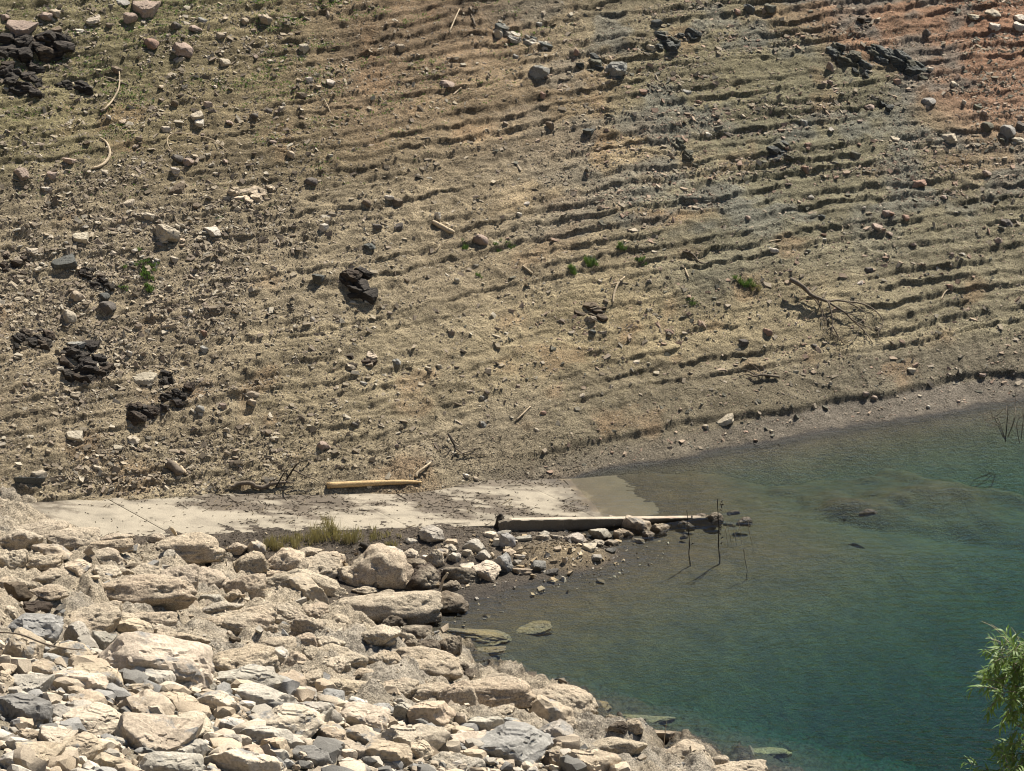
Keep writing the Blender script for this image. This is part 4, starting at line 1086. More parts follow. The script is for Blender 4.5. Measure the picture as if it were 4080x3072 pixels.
rs = np.random.RandomState(5)
n = 12000
x = rs.uniform(-17, 9, n); y = rs.uniform(62, 105, n)
z = bank(x, y)
fr = bank_front(x, y)
keep = (z > -.6) & ((fr > .5) | (rs.rand(n) < .22))
x, y, z, fr = x[keep], y[keep], z[keep], fr[keep]
size = np.minimum(.034 * rs.rand(len(x)) ** (-1 / 2.0), .17)
tc = np.array([TONE[t] for t in ('tan', 'cream', 'grey', 'buff', 'blue-grey')])[rs.choice([0, 0, 1, 1, 2, 3, 3, 4], len(x))] * rs.uniform(.75, 1.1, (len(x), 1))
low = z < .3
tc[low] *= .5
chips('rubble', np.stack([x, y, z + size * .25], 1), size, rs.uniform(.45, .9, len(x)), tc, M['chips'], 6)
# gravel of the spit
n = 7000
x = rs.uniform(-12, 6.5, n); y = rs.uniform(100, 111, n)
z = mud(x, y)
s_, n_ = ramp_sn(x, y)
hp = np.exp(-((x - 1.9) / 1.5) ** 2 - ((y - 106.9) / 1.1) ** 2)
keep = (n_ < -.7) & (z > -.25) & (rs.rand(n) < .22 + .9 * hp)
x, y, z, hp = x[keep], y[keep], z[keep], hp[keep]
size = np.minimum(.022 * rs.rand(len(x)) ** (-1 / 2.2), .13)
pal = np.array([(.34, .26, .16), (.42, .34, .23), (.22, .17, .11), (.28, .25, .21), (.48, .42, .33)])
tc = pal[rs.randint(0, 5, len(x))] * rs.uniform(.7, 1.1, (len(x), 1))
chips('gravel', np.stack([x, y, z + size * .2], 1), size, rs.uniform(.35, .8, len(x)), tc, M['chips'], 8)

# ------------------------------------------------------------------ the hill: outcrops, single stones, stone litter
def h1(a, b, c, d): return a * .6148, b * .6148, c * .6148, d * .6148                       # top left of the photograph
def h2(a, b, c, d): return 1360 + a * .6148, b * .6148, 1360 + c * .6148, d * .6148
def h3(a, b, c, d): return 2720 + a * .6148, b * .6148, 2720 + c * .6148, d * .6148
def h4(a, b, c, d): return a * .6148, 900 + b * .6148, c * .6148, 900 + d * .6148
def h5(a, b, c, d): return 1360 + a * .6148, 900 + b * .6148, 1360 + c * .6148, 900 + d * .6148
def h6(a, b, c, d): return 2720 + a * .6148, 900 + b * .6148, 2720 + c * .6148, 900 + d * .6148

# box, tone, slabs, label, landmark, dip of the beds
OUTCROPS = [
    ((-20, 135, 290, 250), 'black', 22, 'black layered rock outcrop at the upper left edge, its upper ledge', 'the black outcrop at upper left', 4),
    ((-20, 240, 190, 395), 'black', 22, 'black layered rock outcrop at the upper left edge, its lower ledge', None, 4),
    ((225, 325, 365, 362), 'black', 7, 'narrow black ledge of rock just right of the upper left outcrop', 'the narrow black ledge', 2),
    ((1325, 1075, 1515, 1200), 'black', 7, 'dark split block of rock alone in the middle of the slope', 'the dark split block', -8),
    ((2285, 1210, 2415, 1282), 'brown', 7, 'small brown ledge of layered rock below a pale bent stick', 'the small brown ledge', -6),
    ((300, 1062, 460, 1165), 'black', 9, 'dark blocky outcrop left of the bright green weeds', 'the dark blocky outcrop', -10),
    ((-10, 1010, 140, 1100), 'dark brown', 10, 'brown layered outcrop at the left edge above mid height', 'the brown outcrop at the left edge', 0),
    ((15, 1310, 235, 1400), 'black', 12, 'flat dark shale ledge running down right from the left edge', 'the flat dark shale ledge', -14),
    ((205, 1365, 450, 1525), 'black', 20, 'largest dark shale outcrop in the lower left of the slope', 'the largest shale outcrop', -6),
    ((625, 1470, 775, 1645), 'black', 12, 'tall notched shale outcrop right of the pale flat slab', 'the tall shale outcrop', -12),
    ((495, 1605, 640, 1680), 'black', 8, 'lowest dark shale lump, down left of the tall notched outcrop', None, -10),
    ((240, 1550, 320, 1605), 'dark brown', 4, 'small dark shale lump below the largest shale outcrop', None, -6),
    ((1375, 1410, 1505, 1478), 'dark brown', 6, 'hollow dark ledge below the dark split block', 'the hollow dark ledge', 3),
    ((1955, 105, 2110, 190), 'grey', 9, 'blue grey jagged outcrop in the upper middle, its left half', 'the blue grey outcrop', -28),
    ((2060, 140, 2215, 232), 'grey', 9, 'blue grey jagged outcrop in the upper middle, its right half', None, -28),
    ((2290, 232, 2400, 292), 'slate', 5, 'slate grey ledge left of a round blue grey boulder', None, -8),
    ((2590, 115, 2790, 205), 'slate', 14, 'dark slate outcrop at the top right of the middle', 'the dark slate outcrop', -16),
    ((3290, 180, 3480, 325), 'slate', 14, 'grey green crumbling outcrop in the upper right, left half', 'the grey green outcrop', -34),
    ((3440, 190, 3710, 320), 'slate', 16, 'dark green crumbling outcrop in the upper right, right half', None, -30),
    ((3420, 60, 3500, 120), 'black', 4, 'small black rock in the red earth at the upper right', 'the small black rock', 0),
    ((895, 745, 1110, 805), 'tan', 12, 'pile of pale shale plates on the left of the slope', 'the pale shale pile', -4),
    ((2670, 560, 2800, 690), 'olive', 10, 'olive green broken ledge slanting down the middle right', 'the olive ledge', -40),
    ((3020, 570, 3170, 640), 'slate', 8, 'dark green clump of rock right of the olive ledge', None, -10),
    ((2790, 280, 2830, 265), 'slate', 1, '', None, 0),
    ((3480, 400, 3560, 450), 'slate', 4, 'little slate ridge below the grey green outcrop', None, -30),
]
OUTCROPS = [o for o in OUTCROPS if o[3]]
MARKS.clear()
for b, tone, n, lab, mark, dip in OUTCROPS:
    if mark: MARKS.append(((b[0] + b[2]) / 2, (b[1] + b[3]) / 2, mark))
STICKMARKS = [(440, 350, 'the upper pale bent stick'), (410, 610, 'the lower pale bent stick'), (1480, 1925, 'the yellow log'), (3200, 1200, 'the dead tree top'), (2460, 1140, 'the pale stick'),
              (590, 1075, 'the bright green weeds'), (2280, 1060, 'the two green tufts'), (1000, 1935, 'the dark gnarled branch'), (760, 575, 'the thin hooked twig'), (1815, 80, 'the stick at the top'),
              (690, 1865, 'the short grey log'), (3900, 1560, 'the shore strip at right'), (3850, 60, 'the top right corner')]
MARKS.extend(STICKMARKS)

PROTO['outcrop'] = []
for me in PROTO['angular'][:5] + PROTO['block'][:3]:
    m2 = me.copy(); m2.materials[0] = M['shale']; PROTO['outcrop'].append(m2)
for b, tone, n, lab, mark, dip in OUTCROPS:
    uc, vb = (b[0] + b[2]) / 2, b[3] - .25 * (b[3] - b[1])
    C0 = at([uc], [vb], 0, hill)[0]
    root = empty('rock_outcrop', C0, lab, 'rock outcrop', 'rock outcrops on the hillside')
    USED.add(lab)
    rr = random.Random(int(b[0] * 7 + b[1]))
    n = int(n * 1.35)
    uu, vv, ww = [], [], []
    W, Hh = b[2] - b[0], b[3] - b[1]
    for i in range(n):
        fv = (i + .5) / n
        a = math.tan(R(dip)) * W / max(Hh, 1)
        fu = rr.uniform(.12, .88)
        uu.append(b[0] + W * fu); vv.append(b[1] + Hh * (.12 + .80 * fv) ); ww.append(rr.uniform(.30, .62) * (W if n < 12 else W * .62))
    if dip < -20:
        vv = [b[1] + Hh * min(.95, max(.05, (u - b[0]) / W * .8 + rr.uniform(-.18, .28))) for u in uu]
    L = np.array([rr.uniform(-.12, .03) for _ in uu])
    PP = at(uu, vv, L, hill)
    for (u, v, w), P in zip(zip(uu, vv, ww), PP):
        d = depth_of(P[None])[0] / FPX
        chunk = rr.random() < .5
        o = bpy.data.objects.new('slab', rr.choice(PROTO['outcrop']) if chunk else rr.choice(PROTO['slab'] if tone != 'grey' else PROTO['plate']))
        COL.objects.link(o)
        o.parent = root
        th = min(Hh * d * rr.uniform(.10, .22) * (1.6 if n < 9 else 1), .22)
        o.location = Vector(P) - Vector(C0)
        if chunk: w *= .95; th = min(th * 2.7, w * d * .36)
        o.scale = (w * d / 2, w * d / 2 * rr.uniform(.6, .9), max(th, .05))
        o.rotation_euler = (R(rr.uniform(-4, 14)), R(-dip * .7 + rr.uniform(-12, 12)), R(rr.uniform(-35, 35)))
        o.color = jitter(TONE[tone if rr.random() < .74 else {'black': 'dark brown', 'dark brown': 'buff', 'brown': 'buff', 'slate': 'olive', 'grey': 'slate'}.get(tone, tone)], .22)

# single stones traced from the photograph: box, tone, flat?, own label
ST = [
    (h1(850, 18, 1032, 132), 'pink', 0, 'largest pinkish grey boulder at the top left of the slope'), (h1(800, 88, 892, 152), 'pink', 0, 'pinkish boulder tucked below the largest pinkish grey boulder'),
    (h1(25, 150, 228, 246), 'pink', 0, 'long pink boulder on top of the black outcrop at the left edge'), (h1(930, 252, 1032, 320), 'reddish', 0, 'salmon pink boulder under the top left pinkish boulders'),
    (h1(1112, 288, 1248, 386), 'pink', 0, 'broken pink boulder with a black left hollow right of the salmon pink one'), (h1(1408, 385, 1492, 442), 'pale', 0, None), (h1(1105, 140, 1182, 202), 'dark grey', 0, 'dark boulder right of the largest pinkish grey boulder'),
    (h1(1672, 95, 1762, 166), 'tan', 0, None), (h1(250, 80, 342, 130), 'pink', 0, None), (h1(315, 66, 390, 105), 'tan', 0, None), (h1(558, 112, 652, 150), 'pale', 1, None), (h1(1938, 288, 2002, 356), 'pale', 0, None),
    (h1(1922, 600, 1988, 652), 'brown', 0, None), (h1(1235, 735, 1318, 782), 'pale', 1, None), (h1(398, 1022, 502, 1062), 'pink', 1, None), (h1(72, 1098, 192, 1176), 'pink', 0, None),
    (h1(1188, 1030, 1256, 1078), 'pink', 0, None), (h1(1000, 1472, 1162, 1602), 'pale', 0, 'big pale grey boulder with vertical grain on the left of the slope'), (h1(1320, 1478, 1442, 1542), 'white', 0, 'white boulder with black veins right of the big pale grained boulder'),
    (h1(918, 1378, 1002, 1432), 'pale', 0, None), (h1(468, 1518, 572, 1582), 'pale', 1, None), (h1(1972, 1152, 2056, 1208), 'dark grey', 0, 'dark reddish boulder above the pale shale pile'), (h1(1858, 978, 1912, 1036), 'tan', 0, None),
    (h1(718, 430, 788, 478), 'brown', 0, None), (h1(308, 1112, 372, 1166), 'pink', 0, None), (h1(1558, 118, 1612, 166), 'tan', 0, None), (h1(2083, 28, 2122, 68), 'brown', 0, None), (h1(1400, 214, 1462, 252), 'tan', 0, None),
    (h1(1110, 650, 1155, 695), 'brown', 0, None), (h1(690, 745, 720, 785), 'white', 0, None), (h1(485, 188, 545, 212), 'white', 1, None), (h1(1715, 705, 1760, 740), 'dark grey', 0, None), (h1(1620, 735, 1672, 770), 'dark grey', 0, None),
    (h1(1045, 820, 1110, 870), 'pale', 0, None), (h1(1110, 1005, 1190, 1045), 'dark grey', 0, None), (h1(1260, 780, 1320, 820), 'white', 1, None), (h1(1320, 660, 1380, 720), 'pink', 0, None), (h1(2110, 520, 2172, 552), 'white', 1, None),
    (h1(1980, 500, 2030, 545), 'white', 0, None), (h1(1105, 1085, 1165, 1140), 'white', 1, None), (h1(2065, 1450, 2130, 1510), 'white', 0, None), (h1(640, 1100, 702, 1125), 'pale', 1, None), (h1(90, 1380, 10, 1440), 'black', 0, None),
    (h1(740, 10, 840, 40), 'grey', 0, None), (h1(0, 95, 60, 135), 'pink', 0, None), (h1(330, 180, 400, 215), 'brown', 1, None), (h1(690, 150, 735, 185), 'brown', 0, None), (h1(1280, 118, 1345, 152), 'grey', 0, None),
    (h1(1220, 165, 1310, 205), 'pink', 0, None), (h1(265, 1208, 330, 1240), 'white', 1, None), (h1(1085, 1200, 1195, 1265), 'brown', 1, None), (h1(800, 1295, 870, 1340), 'pale', 1, None), (h1(1245, 1320, 1310, 1350), 'brown', 1, None),
    (h4(392, 558, 494, 662), 'pale', 0, 'pale upright block with a flat top above the shale ledges at the left'), (h4(452, 420, 552, 498), 'tan', 0, 'tan boulder casting a black shadow below the dark blocky outcrop'), (h4(636, 440, 712, 488), 'slate', 0, None),
    (h4(645, 498, 752, 572), 'dark grey', 0, None), (h4(428, 1338, 534, 1396), 'pale', 1, None), (h4(822, 1365, 902, 1412), 'pale', 1, None), (h4(206, 1588, 308, 1648), 'pale', 0, 'pale block stone near the ramp at the lower left of the slope'),
    (h4(2054, 1395, 2144, 1458), 'pink', 0, 'round pinkish stone with a hollow above the yellow log'), (h4(865, 958, 1012, 1022), 'pale', 1, 'pale flat slab leaning left of the tall notched outcrop'), (h4(1598, 1122, 1664, 1170), 'tan', 0, None),
    (h4(1418, 1150, 1468, 1198), 'pink', 0, None), (h4(1265, 1165, 1324, 1218), 'grey', 0, None), (h4(1298, 680, 1342, 728), 'reddish', 0, None), (h4(1296, 782, 1352, 828), 'grey', 0, None), (h4(335, 212, 495, 285), 'slate', 1, 'dark flat slab above the dark blocky outcrop'),
    (h4(2015, 308, 2112, 372), 'slate', 1, None), (h4(1105, 200, 1158, 242), 'pale', 0, None), (h4(430, 745, 560, 800), 'grey', 1, None), (h4(815, 808, 858, 850), 'white', 0, None), (h4(150, 1010, 220, 1040), 'brown', 1, None),
    (h4(1450, 1310, 1488, 1355), 'pale', 0, None), (h4(1700, 1325, 1760, 1362), 'brown', 0, None), (h4(95, 1650, 290, 1666), 'slate', 1, None), (h4(1550, 1085, 1680, 1110), 'tan', 1, None), (h4(2010, 595, 2042, 625), 'white', 0, None),
    (h4(150, 140, 250, 185), 'pale', 1, None), (h4(1215, 545, 1248, 580), 'white', 0, None), (h4(1080, 530, 1130, 570), 'brown', 0, None), (h4(595, 1550, 660, 1585), 'pale', 1, None), (h4(730, 1425, 800, 1455), 'pale', 1, None), (h4(930, 1425, 980, 1455), 'tan', 0, None),
    (h2(356, 288, 414, 336), 'tan', 0, 'single round tan boulder on the bare earth of the upper middle'), (h2(1502, 318, 1548, 372), 'reddish', 0, 'upright salmon stone left of the slate grey ledge'), (h2(1322, 792, 1378, 852), 'brown', 0, 'dark brown round stone on the ochre earth'), (h2(852, 1522, 948, 1588), 'pink', 0, 'pinkish flat boulder between green weeds in the middle'),
    (h2(1128, 1378, 1168, 1408), 'white', 0, 'bright white stone alone in the centre of the slope'), (h2(985, 190, 1045, 285), 'pale', 0, None), (h2(1698, 408, 1850, 516), 'grey', 0, 'round blue grey boulder with a black undercut in the upper middle'), (h2(1218, 430, 1345, 520), 'grey', 0, 'blue grey boulder cluster stone below the jagged outcrop'),
    (h2(1288, 598, 1325, 650), 'reddish', 0, None), (h2(600, 1372, 645, 1430), 'white', 1, None), (h2(1970, 288, 2030, 330), 'pale', 0, None), (h2(640, 530, 735, 570), 'pink', 0, None), (h2(330, 1290, 400, 1340), 'brown', 0, None), (h2(1560, 830, 1650, 880), 'slate', 1, None),
    (h2(130, 1295, 190, 1345), 'brown', 0, None), (h2(280, 1265, 340, 1295), 'white', 1, None), (h2(195, 1450, 265, 1485), 'dark grey', 1, None), (h2(340, 1450, 400, 1490), 'dark grey', 1, None), (h2(1180, 1310, 1220, 1330), 'white', 1, None), (h2(1925, 580, 1985, 610), 'reddish', 1, None),
    (h2(2010, 130, 2080, 180), 'slate', 0, None), (h2(1250, 145, 1300, 170), 'grey', 0, None), (h2(1110, 355, 1150, 390), 'grey', 0, None), (h2(470, 1130, 510, 1160), 'pale', 1, None), (h2(145, 1580, 220, 1620), 'slate', 1, None),
    (h3(395, 28, 465, 104), 'slate', 0, 'slate grey upright stone at the top edge, right of middle'), (h3(530, 28, 608, 92), 'olive', 0, 'olive grey stone at the top edge right of the slate one'), (h3(328, 62, 374, 106), 'reddish', 0, None), (h3(1555, 188, 1614, 252), 'dark grey', 0, 'dark boulder in the red earth right of the dark green outcrop'),
    (h3(1366, 512, 1414, 568), 'reddish', 0, None), (h3(1582, 432, 1628, 466), 'white', 1, None), (h3(1726, 528, 1792, 568), 'pale', 0, None), (h3(1664, 866, 1770, 932), 'pale', 1, 'large cream wedge stone at the right of the slope'), (h3(1938, 796, 2014, 864), 'olive', 0, 'olive boulder at the right edge with a grey boulder to its right'),
    (h3(2058, 818, 2158, 918), 'grey', 0, 'large grey boulder with a black front at the right edge'), (h3(2160, 796, 2240, 880), 'dark grey', 0, 'dark red boulder cut by the right edge'), (h3(766, 1078, 818, 1122), 'reddish', 0, None), (h3(766, 776, 814, 842), 'grey', 0, None), (h3(930, 400, 975, 495), 'pink', 0, 'upright pinkish stone left of the grey green outcrop'),
    (h3(930, 518, 974, 556), 'pink', 0, None), (h3(1086, 982, 1154, 1042), 'olive', 0, None), (h3(1476, 1166, 1576, 1204), 'reddish', 1, None), (h3(1340, 888, 1410, 918), 'pale', 1, None), (h3(2120, 95, 2230, 150), 'white', 0, 'white rock patch at the right edge near the top'), (h3(1985, 150, 2060, 200), 'white', 1, None),
    (h3(2140, 150, 2225, 205), 'white', 0, None), (h3(1960, 70, 2060, 105), 'pale', 1, None), (h3(1160, 675, 1240, 710), 'pink', 1, None), (h3(790, 925, 836, 952), 'reddish', 0, None), (h3(1420, 1395, 1470, 1440), 'reddish', 0, None), (h3(1290, 1365, 1360, 1410), 'pink', 0, None), (h3(405, 1400, 440, 1430), 'pink', 0, None),
    (h3(1810, 650, 1840, 690), 'white', 0, None), (h3(1880, 680, 1945, 710), 'olive', 1, None), (h3(1930, 715, 1970, 755), 'pink', 0, None), (h3(1550, 640, 1640, 700), 'grey', 0, None), (h3(140, 855, 190, 895), 'white', 0, None), (h3(880, 1390, 925, 1425), 'slate', 0, None), (h3(1225, 1455, 1300, 1490), 'pink', 1, None),
    (h3(85, 650, 125, 685), 'reddish', 0, None), (h3(0, 585, 60, 615), 'grey', 0, None), (h3(1840, 95, 1920, 120), 'pale', 1, None), (h3(2060, 1425, 2140, 1470), 'dark grey', 1, None), (h3(2020, 1540, 2080, 1590), 'pink', 0, None), (h3(1940, 1110, 2000, 1145), 'pink', 0, None), (h3(2130, 900, 2230, 925), 'pale', 1, None),
    (h6(362, 738, 428, 784), 'dark grey', 0, 'single dark grey stone on the bare tan slope right of the middle'), (h6(190, 1240, 334, 1288), 'pale', 1, 'group of pale flat stones just above the far shoreline'), (h6(128, 1290, 168, 1322), 'pale', 0, None), (h6(1166, 1076, 1208, 1108), 'pink', 0, None), (h6(1702, 380, 1748, 415), 'reddish', 0, None),
    (h6(1730, 175, 1760, 210), 'pink', 0, None), (h6(1455, 920, 1510, 955), 'pale', 1, None), (h6(1220, 1100, 1260, 1125), 'pink', 0, None), (h6(1580, 1162, 1605, 1190), 'white', 0, None), (h6(1130, 360, 1168, 385), 'white', 1, None), (h6(1180, 270, 1235, 310), 'dark grey', 0, None), (h6(945, 1010, 970, 1045), 'pale', 0, None), (h6(520, 665, 580, 710), 'reddish', 1, None),
    (h6(550, 140, 620, 175), 'white', 1, None), (h6(1920, 955, 1970, 980), 'pink', 0, None), (h6(1520, 1095, 1550, 1112), 'pale', 1, None), (h6(1775, 1130, 1800, 1150), 'pink', 0, None), (h6(830, 765, 870, 785), 'dark grey', 0, None), (h6(1340, 750, 1370, 780), 'brown', 0, None), (h6(560, 1320, 590, 1345), 'pale', 0, None),
    (h5(730, 340, 766, 386), 'pale', 0, None), (h5(398, 340, 440, 380), 'brown', 0, None), (h5(1600, 672, 1652, 706), 'slate', 0, None), (h5(1660, 350, 1690, 370), 'pale', 1, None), (h5(2010, 160, 2050, 190), 'pale', 0, None), (h5(890, 1100, 926, 1130), 'grey', 0, None), (h5(540, 910, 585, 940), 'pale', 1, None), (h5(612, 900, 650, 930), 'pale', 0, None),
    (h5(330, 865, 385, 905), 'grey', 1, None), (h5(1290, 1200, 1330, 1230), 'reddish', 0, None), (h5(785, 1605, 830, 1630), 'white', 1, None), (h5(845, 1625, 890, 1650), 'tan', 0, None), (h5(345, 1415, 375, 1445), 'pink', 0, None), (h5(890, 1270, 940, 1305), 'grey', 1, None), (h5(1020, 960, 995, 1010), 'tan', 0, None), (h5(120, 1010, 165, 1030), 'grey', 1, None),
    (h5(1245, 1310, 1280, 1340), 'pale', 0, None), (h5(1890, 870, 1935, 895), 'pale', 1, None), (h5(1980, 885, 2005, 905), 'pale', 0, None), (h5(2020, 945, 2060, 965), 'pale', 1, None), (h5(1540, 1090, 1580, 1115), 'pale', 1, None), (h5(60, 1270, 110, 1305), 'dark grey', 0, None),
]
HTONE = {'grey': (.25, .235, .205), 'dark grey': (.115, .10, .085), 'tan': (.33, .27, .195), 'pale': (.39, .335, .25), 'brown': (.165, .128, .09)}
ST = [s for s in ST if s[0][2] > s[0][0] and s[0][3] > s[0][1]]
us = np.array([(s[0][0] + s[0][2]) / 2 for s in ST]); vs = np.array([(s[0][1] + s[0][3]) / 2 for s in ST]); hs = np.array([s[0][3] - s[0][1] for s in ST])
P0 = at(us, vs + .25 * hs, 0, lambda x, y: np.maximum(hill(x, y), ramp(x, y)))
szs = [fit(s[0], P, 'x') for s, P in zip(ST, P0)]
PS = at(us, vs, np.array([.02 * s[2] for s in szs]), lambda x, y: np.maximum(hill(x, y), ramp(x, y)))
for (b, tone, flat, lab), P, (sx, sy, sz), u, v in zip(ST, PS, szs, us, vs):
    big = sx > .35
    me = RND.choice(PROTO['hillplate'] if flat else (PROTO['hill'] if big else PROTO['stone'][:8]))
    o = bpy.data.objects.new('stone', me)
    COL.objects.link(o)
    o.location = P
    o.scale = (sx * 1.05, sy * 1.1, sz * 1.05)
    o.rotation_euler = (R(RND.uniform(0, 14)), R(RND.uniform(-10, 10)), R(RND.uniform(-18, 18)))
    o.color = jitter(HTONE.get(tone, TONE[tone]))
    if lab is None:
        lab = auto_label(f'{size_word(2 * sx, (.3, .5, .8))} {tone} {"flat" if flat else "angular"} stone', u, v)
    else:
        USED.add(lab)
    tag(o, lab, 'stone', 'single stones on the hillside')

# stones that nothing tells apart: a good hundred of the larger ones lie where the shale litter is thick
AREAS = [((60, 880, 900, 1080), 34, ('pale', 'tan', 'grey'), 'pale shale stone lying in the thick litter below the green left slope', 'shale stones of the thick litter on the left'),
         ((330, 120, 1250, 700), 30, ('pink', 'tan', 'brown', 'pale'), 'small rough stone among sparse green growth on the upper left slope', 'stones among the green growth at upper left'),
         ((3000, 480, 4000, 1020), 34, ('reddish', 'pink', 'olive', 'grey'), 'small salmon or grey stone lying on an earth terrace at the right', 'stones on the terraces at the right')]
for (u0, v0, u1, v1), n, tones, lab, grp in AREAS:
    rr = random.Random(int(u0))
    u = np.array([rr.uniform(u0, u1) for _ in range(n)]); v = np.array([rr.uniform(v0, v1) for _ in range(n)])
    for P in at(u, v, .03, hill):
        o = bpy.data.objects.new('stone', rr.choice(PROTO['stone'])); COL.objects.link(o)
        s = rr.uniform(.09, .16)
        o.location = P; o.scale = (s, s * rr.uniform(.6, 1), s * rr.uniform(.28, .55))
        o.rotation_euler = (R(rr.uniform(-5, 25)), R(rr.uniform(-20, 20)), rr.uniform(0, 6.28))
        tn = rr.choice(tones); o.color = jitter(TONE[tn])
        pu, pv = project(*P)
        tag(o, auto_label(f'little {tn} stone', float(pu), float(pv)), 'stone', grp)

# the countless rest: chips of shale and pebbles
rs = np.random.RandomState(21)
def litter(name, n, seed, dens, smin, smax, flat, pw=2.1):
    rs = np.random.RandomState(seed)
    x = rs.uniform(-24, 28, n); q = rs.uniform(.2, 26, n)
    y = q / .9 + hill_C(x)
    z = hill(x, y)
    u, v = project(x, y, z)
    D, pick = dens(x, z, u, v)
    keep = (rs.rand(n) < D) & (v > -60) & (u > -60) & (u < 4140) & (z > .08)
    s_, n_ = ramp_sn(x, y)
    keep &= ~((n_ > -1) & (n_ < 4.0) & (s_ < 2) & (z < ramp_plane(x, y) + .05))
    x, y, z, u, v = x[keep], y[keep], z[keep], u[keep], v[keep]
    e = .12
    nx = (hill(x + e, y) - hill(x - e, y)) / (2 * e); ny = (hill(x, y + e) - hill(x, y - e)) / (2 * e)
    g = np.clip(np.stack([nx, ny], 1), -1.1, 1.1)
    size = np.minimum(smin * rs.rand(len(x)) ** (-1 / pw), smax)
    cl = pick(x, z, u, v, rs)
    fl = rs.uniform(*flat, len(x))
    chips(name, np.stack([x, y, z + size * fl * .5], 1), size, fl, cl, M['chips'], seed + 1, .35, g)

PALE = np.array([(.42, .35, .25), (.34, .28, .20), (.27, .22, .16), (.21, .17, .12), (.48, .42, .32), (.30, .24, .18)])
WARM = np.array([(.34, .24, .175), (.38, .29, .21), (.23, .20, .15), (.16, .15, .115), (.28, .23, .165), (.42, .35, .26)])
PALE = PALE * .84; WARM = WARM * .84
def dens_all(x, z, u, v):
    left = sm(1900, 500, u + 250 * n2(x * .3, z))
    thick = np.exp(-((u - 520) / 560) ** 2 - ((v - 980) / 230) ** 2) + .8 * np.exp(-((u - 450) / 560) ** 2 - ((v - 1450) / 330) ** 2) + .5 * np.exp(-((u - 500) / 700) ** 2 - ((v - 1850) / 110) ** 2)
    clump = sm(-.35, .45, fbm(x * .8 + 11, z * 2.2, 3))
    D = (.14 + .22 * left + .75 * np.clip(thick, 0, 1)) * (.30 + .9 * clump)
    right = sm(1900, 2700, u) * sm(1150, 700, v)
    tre = sm(.0, .5, n2(x * .3 + 5, z * 4.6))
    D = D + right * .34 * tre
    D = np.where(v > 1560, D * .8, D)
    def pick(x, z, u, v, rs):
        k = rs.randint(0, 6, len(x))
        w = (rs.rand(len(x)) < sm(1700, 2600, u))[:, None]
        c = np.where(w, WARM[k], PALE[k])
        return c * rs.uniform(.72, 1.12, (len(x), 1))
    return np.clip(D, 0, 1), pick
litter('stone_litter', 390000, 31, dens_all, .024, .12, (.18, .5), 2.5)

# ------------------------------------------------------------------ driftwood, dead branches, posts
def hr(x, y):
    return np.maximum(np.maximum(hill(x, y), ramp(x, y)), np.maximum(mud(x, y), 0 * x - 9))
def limb(name, pts, radii, mat, lift, surf=hr, label=None, cat=None, group=None, parent=None, origin=None, sides=7, seed=1, wob=.12, zoff=None):
    u = [p[0] for p in pts]; v = [p[1] for p in pts]
    P = at(u, v, np.array(lift if hasattr(lift, '__len__') else [lift] * len(pts)), surf)
    o0 = P[0] if origin is None else origin
    Vv, F = tube(P - o0, radii, sides, seed, wob)
    o = link(name, poly_mesh(name, Vv, F), mat, parent)
    if parent is None: o.location = o0
    tag(o, label, cat, group)
    return o, P

def pz(fn, pts): return [fn(a, b, a, b)[:2] for a, b in pts]
